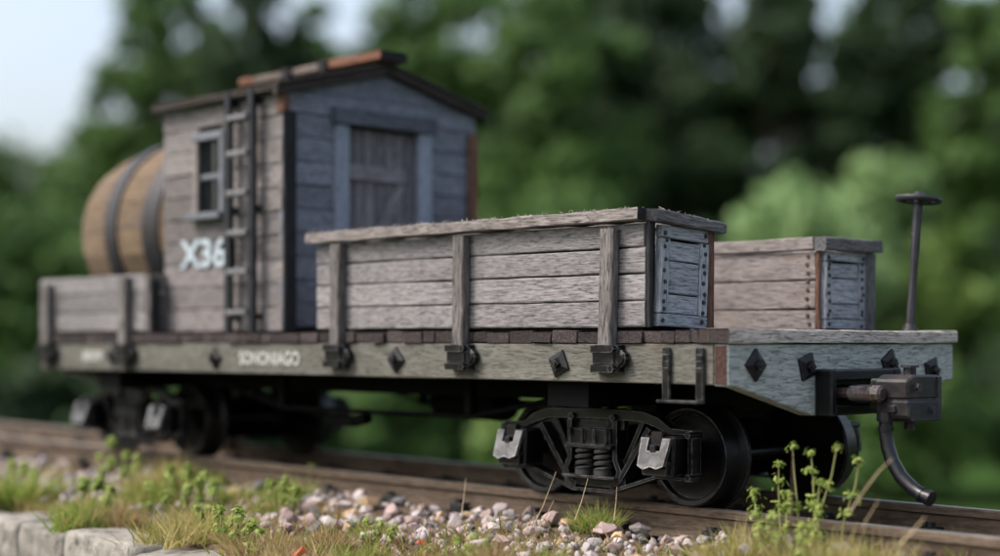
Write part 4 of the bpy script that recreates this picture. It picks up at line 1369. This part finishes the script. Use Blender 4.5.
for t in (-.12, .62):
    h = MB()
    w_ = .058
    pr = []
    for q in (-1, -.3, .3, 1):
        pr.append((brad(t + q * w_ / BL) + .012, BX + t * BL + q * w_))
    pr = [(pr[0][0] - .014, pr[0][1])] + pr + [(pr[-1][0] - .014, pr[-1][1])]
    h.lathe([(r_, x_ - BX) for r_, x_ in pr], (BX, YC, BZ), 'x', 44)
    h.build('hoop', M['hoop'], barrel, (BX + t * BL, YC, BZ), True)
for s in (-1, 1):
    h = MB()
    h.lathe([(0, s * (BL - .05)), (brad(1) - .02, s * (BL - .05)), (brad(1) - .02, s * (BL - .07)), (0, s * (BL - .07))], (BX, YC, BZ), 'x', 30)
    h.build('barrel_head', M['stave'], barrel, (BX + s * BL, YC, BZ))
for xx in (-4.33, -3.79):
    c = MB()
    poly = [(YC - .36, .055), (YC + .36, .055), (YC + .36, .22)]
    for k in range(9):
        a = R(-50 - 80 * k / 8)
        poly.append((YC + (BR + .0) * math.cos(a) * 1.0, BZ + (BR - .005) * math.sin(a)))
    poly.append((YC - .36, .22))
    c.prism(poly, 'x', xx - .04, xx + .04)
    c.build('cradle', M['dark_wood'], barrel, (xx, YC, .1))

# ------------------------------------------------------------------ ballast pebbles
def pebble_mesh(seed, sub=2):
    r_ = random.Random(seed)
    bm = bmesh.new()
    bmesh.ops.create_icosphere(bm, subdivisions=sub, radius=1.0)
    sx, sy, sz = r_.uniform(.85, 1.3), r_.uniform(.75, 1.05), r_.uniform(.6, .85)
    planes = [Vector((r_.uniform(-1, 1), r_.uniform(-1, 1), r_.uniform(-1, 1))).normalized() for _ in range(11)]
    for v in bm.verts:
        p = v.co.copy()
        for pl in planes:
            d = p.dot(pl) - .56
            if d > 0: p -= pl * d * .97
        p *= 1 + r_.uniform(-.03, .03)
        v.co = Vector((p.x * sx, p.y * sy, p.z * sz))
    me = bpy.data.meshes.new('pebble')
    bm.to_mesh(me); bm.free()
    for p in me.polygons: p.use_smooth = True
    try: me.set_sharp_from_angle(angle=R(24))
    except Exception: pass
    return me
PM = {}
for mn in ('pebble', 'pebble_pink', 'pebble_dark', 'pebble_tan'):
    PM[mn] = []
    for k in range(7):
        me = pebble_mesh(60 + k)
        me.materials.append(M[mn])
        PM[mn].append(me)

ballast = tag(empty('ballast', (-2, 0, -.72)), 'pinkish grey pebble ballast beside the rail', 'ballast', None, 'structure')
pr_ = random.Random(17)
def in_patch(x, y):
    """where pebbles lie bare; elsewhere plants cover the soil"""
    if y > .10: return 1.0
    n = math.sin(x * 3.1 + 1.0) + .7 * math.sin(x * 7.3 + y * 6) + .5 * math.sin(y * 11 + x * 2.0)
    edge = (y + .42) * 2.2
    return max(.05, min(1, .45 + .3 * n * .6 + edge * .5))
placed = []
tries = 0
while len(placed) < 300 and tries < 40000:
    tries += 1
    x = pr_.uniform(-3.1, .95)
    y = pr_.uniform(-.50, .285)
    if pr_.random() > in_patch(x, y): continue
    s = .023 + .030 * pr_.random() ** 1.4
    if any((x - a) ** 2 + (y - b) ** 2 < ((s + c) * .80) ** 2 for a, b, c in placed): continue
    placed.append((x, y, s))
for (x, y, s) in placed:
    q = pr_.random()
    mn = 'pebble' if q < .55 else 'pebble_pink' if q < .82 else 'pebble_dark' if q < .91 else 'pebble_tan'
    o = link('pebble', PM[mn][pr_.randrange(7)], ballast, (x, y, soil_z(x, y) + s * .35 + pr_.uniform(-.004, .012)), (pr_.uniform(-.5, .5), pr_.uniform(-.5, .5), pr_.uniform(0, 6.3)))
    o.scale = (s, s, s)

gm = {}
gsrc = [pebble_mesh(200 + k, 1) for k in range(5)]
gv = {m: ([], []) for m in ('pebble', 'pebble_pink', 'pebble_dark')}
for _ in range(8500):
    x = -3.0 - 6.0 * pr_.random() if pr_.random() < .35 else pr_.uniform(-3.4, 2.4)
    y = pr_.uniform(-.56, 1.65)
    if y < .1 and x > -3.1 and pr_.random() > in_patch(x, y) + .35: continue
    s = pr_.uniform(.014, .030) if x > -3.3 else pr_.uniform(.028, .05)
    z = soil_z(x, y) + s * .3
    me = gsrc[pr_.randrange(5)]
    rm = Euler((pr_.uniform(0, 6), pr_.uniform(0, 6), pr_.uniform(0, 6))).to_matrix() * s
    q = pr_.random()
    V_, F_ = gv['pebble' if q < .6 else 'pebble_pink' if q < .87 else 'pebble_dark']
    b = len(V_)
    p0 = Vector((x, y, z))
    V_ += [tuple(p0 + rm @ v.co) for v in me.vertices]
    F_ += [tuple(i + b for i in p.vertices) for p in me.polygons]
vv, ff, mi = [], [], []
for i, (mn, (V_, F_)) in enumerate(gv.items()):
    b = len(vv)
    vv += V_
    ff += [tuple(k + b for k in f) for f in F_]
    mi += [i] * len(F_)
me = bpy.data.meshes.new('gravel')
base = WL[ballast.name]
me.from_pydata([tuple(Vector(v) - base) for v in vv], [], ff)
for mn in gv: me.materials.append(M[mn])
me.polygons.foreach_set('material_index', mi)
me.polygons.foreach_set('use_smooth', [True] * len(ff))
go = link('gravel', me, ballast, base)
go['kind'] = 'stuff'

# ------------------------------------------------------------------ plants
def blade(V_, F_, p, d, L, w, r_, bend=.5, seg=3):
    """a tapering curved grass blade"""
    d = Vector(d).normalized()
    side = d.cross(Vector((r_.uniform(-1, 1), r_.uniform(-1, 1), .2))).normalized()
    out = Vector((d.x, d.y, 0))
    b = len(V_)
    q = Vector(p)
    for i in range(seg + 1):
        t = i / seg
        ww = w * (1 - t) ** .7
        if i == seg:
            V_.append(tuple(q))
        else:
            V_.append(tuple(q - side * ww)); V_.append(tuple(q + side * ww))
        d = (d + (out * .6 + Vector((0, 0, -.35))) * bend / seg).normalized()
        q = q + d * L / seg
    for i in range(seg - 1):
        F_.append((b + 2 * i, b + 2 * i + 1, b + 2 * i + 3, b + 2 * i + 2))
    F_.append((b + 2 * seg - 2, b + 2 * seg - 1, b + 2 * seg))

def on_soil(u, v):
    c = ground_at(u, v, -.715)
    for _ in range(4): c = ground_at(u, v, soil_z(c.x, c.y))
    return c

def tuft(label, u, v, rad, h, n, mat, seed, w=.0028, name='grass_tuft', z=None, up=1.0, group='grass tufts in front of the rail'):
    r_ = random.Random(seed)
    c = on_soil(u, v)
    V_, F_, MI = [], [], []
    other = {'grass_green': ('grass_straw', 'moss'), 'grass_straw': ('grass_mix', 'moss'), 'grass_mix': ('grass_green', 'reddish'),
             'reddish': ('grass_straw', 'moss'), 'moss': ('grass_green', 'grass_straw')}[mat]
    mats = (mat,) + other
    # blades spring from several crowns, so the clump has no smooth dome
    crowns = []
    for _ in range(max(3, n // 70)):
        a, q = r_.uniform(0, 6.283), math.sqrt(r_.random())
        crowns.append((Vector((math.cos(a), math.sin(a), 0)) * q * rad, r_.uniform(.55, 1.1), Vector((r_.uniform(-.5, .5), r_.uniform(-.5, .5), 0))))
    for _ in range(n):
        off, hk, ln_ = r_.choice(crowns)
        off = off + Vector((r_.gauss(0, .2), r_.gauss(0, .2), 0)) * rad
        p = c + off
        p.z = soil_z(p.x, p.y) - .004
        lean = ln_ * .6 + off / max(rad, .001) * r_.uniform(.0, .5) + Vector((r_.gauss(0, .42), r_.gauss(0, .42), 0))
        nf = len(F_)
        blade(V_, F_, p, (lean.x, lean.y, up * 1.0), h * hk * r_.uniform(.25, 1.1), w * r_.uniform(.45, 1.35), r_, r_.uniform(.0, 1.1))
        MI += [r_.choices((0, 1, 2), (.62, .24, .14))[0]] * (len(F_) - nf)
    me = bpy.data.meshes.new(name)
    me.from_pydata([tuple(Vector(x_) - c) for x_ in V_], [], F_)
    for k in mats: me.materials.append(M[k])
    me.polygons.foreach_set('material_index', MI)
    return tag(link(name, me, None, c), label, 'grass', group)

TUFTS = [
    ('bright green grass tuft in front of the truck springs', 592, 540, .070, .135, 520, 'grass_green', .0026),
    ('straw yellow grass clump between the truck and the weeds', 742, 566, .13, .14, 900, 'grass_straw', .0028),
    ('straw grass clump at the foot of the tall weeds', 838, 564, .15, .15, 900, 'grass_straw', .0028),
    ('green grass tuft at the bottom edge beyond the weeds', 950, 574, .08, .18, 520, 'grass_green', .0028),
    ('reddish straw clump below the black sleeper end', 495, 572, .08, .15, 260, 'reddish', .0028),
    ('mossy yellow green clump between pebbles in the middle', 455, 566, .09, .11, 420, 'grass_mix', .003),
    ('green moss clump among the pebbles below the car middle', 372, 540, .09, .11, 620, 'moss', .0032),
    ('short green grass patch at the bottom left of centre', 352, 566, .10, .11, 560, 'grass_green', .003),
    ('brown straw clump left of the middle with reddish blades', 285, 566, .13, .13, 560, 'reddish', .003),
    ('soft green tuft beside the rail near the rear truck', 292, 500, .06, .15, 420, 'grass_green', .003),
    ('green tuft at the edge of the straw under the car name', 240, 508, .10, .13, 460, 'grass_green', .003),
    ('yellowish mixed clump behind the edging stones', 200, 540, .19, .19, 1000, 'grass_straw', .0032),
    ('olive clump between the stones and the rear wheels', 140, 510, .16, .17, 760, 'moss', .0034),
    ('straw clump in the middle of the weeds behind the stones', 165, 498, .15, .20, 900, 'grass_straw', .0034),
    ('straw clump above the second edging stone', 128, 524, .10, .13, 460, 'reddish', .0034),
    ('green clump at the end of the edging stones', 262, 552, .11, .13, 560, 'reddish', .0032),
    ('reddish straw clump between the pebbles and the left weeds', 325, 548, .08, .13, 420, 'reddish', .003),
    ('rusty straw tuft between the left weeds and the rail', 180, 476, .08, .13, 340, 'reddish', .0036),
    ('yellow green tuft under the brake rod beside the pebbles', 268, 520, .08, .14, 460, 'moss', .003),
    ('rusty tuft on the pebbles ahead of the mossy clump', 330, 520, .05, .08, 220, 'reddish', .003),
    ('bright leafy green patch on the edging stones', 78, 522, .12, .13, 600, 'grass_green', .0045),
    ('blurred green clump at the far left of the bed', 2, 505, .15, .24, 700, 'grass_green', .005),
    ('brown tuft among the far pebbles on the left', 58, 482, .08, .11, 300, 'reddish', .004),
    ('straw tuft beside the rail at the far left', 8, 462, .20, .18, 420, 'grass_straw', .005),
    ('small olive tuft between pebbles and rail ahead of the weeds', 905, 548, .07, .09, 260, 'grass_mix', .0026),
    ('mossy tuft low on the right among the straw', 700, 562, .07, .09, 340, 'moss', .0028),
    ('small green tuft among pebbles left of the bright one', 540, 566, .07, .10, 300, 'moss', .0028),
    ('olive straw clump at the bottom between moss and reddish straw', 415, 572, .06, .09, 220, 'grass_mix', .003),
    ('green and straw clump by the rail below the car name', 212, 490, .10, .14, 420, 'moss', .0034),
    ('straw clump at the bottom edge ahead of the weeds', 890, 570, .10, .11, 420, 'grass_straw', .0028),
]
for i, (lb_, u, v, rad, h, n, mt, w_) in enumerate(TUFTS):
    tuft(lb_, u, v, rad, h, n, mt, 700 + i, w_)

def weed(label, u, v, stems, seed, leafsize=.012, leaves=26, mat='weed', stem_r=.004, cat='weed'):
    """stems given as (du, tip height, lean x, lean y, cluster count)"""
    r_ = random.Random(seed)
    c = on_soil(u, v)
    root = tag(empty('weed_plant', c), label, cat, 'leafy weeds in front of the car')
    for (dx, dy, h, lx, ly, ncl) in stems:
        p0 = c + Vector((dx, dy, 0)); p0.z = soil_z(p0.x, p0.y) - .01
        p3 = p0 + Vector((lx, ly, h))
        p1 = p0.lerp(p3, .4) + Vector((r_.uniform(-.012, .012), r_.uniform(-.012, .012), 0))
        p2 = p0.lerp(p3, .75) + Vector((r_.uniform(-.008, .008), 0, 0))
        mb = MB(); mb.tube([p0, p1, p2, p3], [stem_r, stem_r * .9, stem_r * .75, stem_r * .5], 6)
        s = mb.build('stem', M['stem'], root, p0, True)
        V_, F_ = [], []
        for j in range(ncl):
            t = 1.0 if j == 0 else r_.uniform(.3, .92)
            q = p0.lerp(p3, t) if t > .75 else p0.lerp(p1, t / .4) if t < .4 else p1.lerp(p2, (t - .4) / .35)
            for _ in range(leaves):
                d = Vector((r_.uniform(-1, 1), r_.uniform(-1, 1), r_.uniform(-.4, 1))).normalized()
                pos = q + d * r_.uniform(.004, .034) * (1.0 if j else .7)
                n_ = (d + Vector((0, -.3, .6))).normalized()
                t1 = n_.orthogonal().normalized(); t1.rotate(Matrix.Rotation(r_.uniform(0, 6.28), 3, n_))
                t2 = n_.cross(t1)
                sz = leafsize * r_.uniform(.5, 1.2)
                b = len(V_)
                V_ += [tuple(pos + x_ - p0) for x_ in (-t1 * sz, t2 * sz * .45 - t1 * sz * .2, t1 * sz * .6 + t2 * sz * .3, t1 * sz, -t2 * sz * .45)]
                F_.append((b, b + 1, b + 2, b + 3, b + 4))
        me = bpy.data.meshes.new('leaves')
        me.from_pydata(V_, [], F_)
        link('leaves', me, s, p0, None, M[mat])
    return root
weed('tall light green weed with leafy tips in front of the far wheel', 800, 566,
     [(-.10, .05, .29, -.02, 0, 3), (-.03, .05, .345, -.035, 0, 2), (.02, .06, .33, -.02, .0, 4), (.00, .05, .35, .09, .02, 2), (.10, .06, .31, .06, .03, 3), (-.16, .02, .22, -.05, .02, 4), (.05, .0, .24, .01, .02, 4), (-.06, .0, .2, 0, .02, 4)], 41, .012, 26)
weed('low leafy weed at the bottom edge beside the tall weed', 770, 572,
     [(0, .05, .17, -.02, 0, 3), (.06, .05, .15, .02, 0, 3), (-.05, .04, .13, -.02, 0, 3), (.10, .02, .16, .03, 0, 3)], 42, .013, 16)
weed('yellow green weed standing by the rear truck wheel', 112, 492,
     [(0, 0, .26, 0, 0, 4), (.06, .02, .20, .03, 0, 3), (-.07, 0, .18, -.04, 0, 3), (.14, .03, .18, .03, 0, 3)], 43, .02, 26)
weed('thin weed stalk with one leafy tip beside the rail under the brake rod', 308, 500,
     [(0, .02, .16, 0, 0, 1), (.01, .02, .10, -.02, 0, 1)], 44, .016, 22)
weed('leafy weed tangled in the straw behind the edging stones', 165, 520,
     [(0, 0, .20, .03, 0, 3), (.10, .02, .16, .04, 0, 3), (-.10, 0, .16, -.02, 0, 3), (.2, .03, .17, .0, 0, 3), (.3, .02, .14, .02, 0, 3)], 45, .018, 24)
weed('small clover like weed on the pebbles below the car name', 214, 540,
     [(0, 0, .10, .02, 0, 3), (.08, .0, .09, .03, 0, 3), (-.08, 0, .10, -.02, 0, 3), (.16, 0, .08, 0, 0, 3)], 46, .018, 24)
weed('clover like weed at the far left corner of the bed', 22, 492,
     [(0, 0, .14, .02, 0, 3), (.08, .0, .12, .03, 0, 3), (-.08, 0, .14, -.02, 0, 3)], 47, .022, 24)

weed('leafy weed on the bed at the end of the edging stones', 235, 548,
     [(0, 0, .15, .02, 0, 3), (.07, .0, .13, .03, 0, 3), (-.08, 0, .15, -.02, 0, 3), (.14, 0, .11, 0, 0, 3)], 48, .016, 24)
weed('low leafy weed beside the mossy clump in the middle', 378, 545,
     [(0, 0, .09, .01, 0, 3), (.05, .0, .08, .03, 0, 3), (-.05, 0, .09, -.02, 0, 3)], 49, .012, 22)
weed('bushy yellow green weed in the middle of the left plants', 185, 508,
     [(0, 0, .19, .02, 0, 5), (.08, .02, .16, .04, 0, 4), (-.09, 0, .17, -.03, 0, 5), (.16, .02, .13, .03, 0, 4)], 52, .015, 30)
weed('leafy weed between straw and pebbles below the brake rod', 282, 515,
     [(0, 0, .14, .02, 0, 4), (.06, .0, .12, .03, 0, 4), (-.06, 0, .13, -.02, 0, 4)], 53, .014, 26)
weed('leafy weed behind the second edging stone', 95, 512,
     [(0, 0, .17, .02, 0, 4), (.09, .0, .15, .03, 0, 3), (-.08, 0, .16, -.02, 0, 4)], 50, .02, 26)
weed('small leafy weed at the bottom edge among reddish straw', 470, 566,
     [(0, 0, .12, .01, 0, 3), (.05, .0, .10, .02, 0, 3), (-.04, 0, .11, -.02, 0, 3)], 51, .011, 20)

def stalk(label, pts, r0, mat='straw', cat='stalk'):
    """a dry stalk leaning up from the bed; pts are (u, v, world y)"""
    P_ = []
    for u, v, y in pts:
        d = FWD + RGT * ((u - 500) / FPX) + Vector((0, 0, (HOR - v) / FPX))
        P_.append(CAM + d * ((y - CAM.y) / d.y))
    mb = MB()
    r0 *= .62
    mb.tube(P_, [r0 * (1 - .6 * i / (len(P_) - 1)) for i in range(len(P_))], 6)
    return tag(mb.build('dry_stalk', M[mat], None, P_[0], True), label, cat, 'dry stalks in front of the rail')
stalk('pale dry stalk standing before the rail left of the truck', [(460, 526, .02), (463, 503, .03), (466, 478, .04)], .004)
stalk('long dry stalk crossing the truck side frame', [(529, 535, .0), (543, 506, .02), (556, 472, .03)], .0042)
stalk('short dry stalk beside the bright green tuft', [(538, 530, .0), (547, 514, .0), (554, 500, .0)], .0035)
stalk('thin dry stalk rising over the tie bar of the truck', [(575, 520, -.03), (582, 500, -.02), (588, 478, .0)], .0032)
stalk('tiny pale stalk above the bright green tuft', [(614, 520, -.03), (616, 502, -.02), (617, 486, -.02)], .003)
stalk('brown stalk arching across to the air hose', [(850, 512, -.10), (866, 488, -.08), (880, 470, -.06), (893, 458, -.04)], .0042, 'straw')
stalk('brown straight stalk in front of the far wheel', [(792, 530, -.12), (792, 490, -.1), (793, 452, -.08)], .0035, 'rustnail')
stalk('leaning straw at the bottom right beside the rail', [(898, 546, -.18), (912, 532, -.16), (925, 517, -.14)], .0045)
stalk('thin straw leaning towards the hose end', [(862, 528, -.1), (870, 514, -.1), (879, 500, -.1)], .0032)
stalk('dry stalk bending over the pebbles in the middle', [(435, 545, -.3), (425, 515, -.25), (415, 490, -.2)], .0035, 'rustnail')

def dead_leaf(label, u, v, s, seed):
    r_ = random.Random(seed)
    c = ground_at(u, v, -.68)
    V_, F_ = [], []
    n = 8
    V_.append((0, 0, .012))
    for k in range(n):
        a = 2 * math.pi * k / n
        rr = s * (1.2 if k in (0, 4) else .7) * r_.uniform(.75, 1.1)
        V_.append((rr * math.cos(a), rr * math.sin(a), r_.uniform(-.01, .014)))
    for k in range(n): F_.append((0, 1 + k, 1 + (k + 1) % n))
    me = bpy.data.meshes.new('fallen_leaf')
    me.from_pydata(V_, [], F_)
    return tag(link('fallen_leaf', me, None, c, (r_.uniform(-.7, .7) + .5, r_.uniform(-.3, .3), r_.uniform(0, 6)), M['redleaf']), label, 'leaf', 'red fallen leaves')
dead_leaf('red fallen leaf among pebbles at the bottom middle', 420, 543, .03, 1)
dead_leaf('red fallen leaf on the pebbles below the rear axle', 297, 508, .03, 2)
dead_leaf('small red leaf against the rail beside the air hose', 900, 524, .022, 3)
dead_leaf('red fallen leaf at the bottom edge under the straw clump', 300, 552, .03, 4)
dead_leaf('red fallen leaf lying on pebbles left of the bright tuft', 352, 513, .028, 5)

# short ground cover between the pebbles
r_ = random.Random(99)
for nm, mat_, cnt, lab in (('ground_cover', 'moss', 15000, 'short mossy ground cover between the pebbles'), ('dry_ground_cover', 'reddish', 15000, 'thin dry grass growing between the pebbles')):
    V_, F_ = [], []
    for _ in range(cnt):
        x, y = r_.uniform(-6.5, 1.4), r_.uniform(-.70, .22)
        if r_.random() < in_patch(x, y) * .92 + (.3 if y > .05 else 0): continue
        blade(V_, F_, (x, y, soil_z(x, y) - .004), (r_.uniform(-.9, .9), r_.uniform(-.9, .9), 1), r_.uniform(.025, .10), r_.uniform(.002, .0045), r_, r_.uniform(.2, .9), 2)
    me = bpy.data.meshes.new(nm)
    me.from_pydata(V_, [], F_)
    tag(link(nm, me, None, (0, 0, 0), None, M[mat_]), lab, 'ground cover', None, 'stuff')
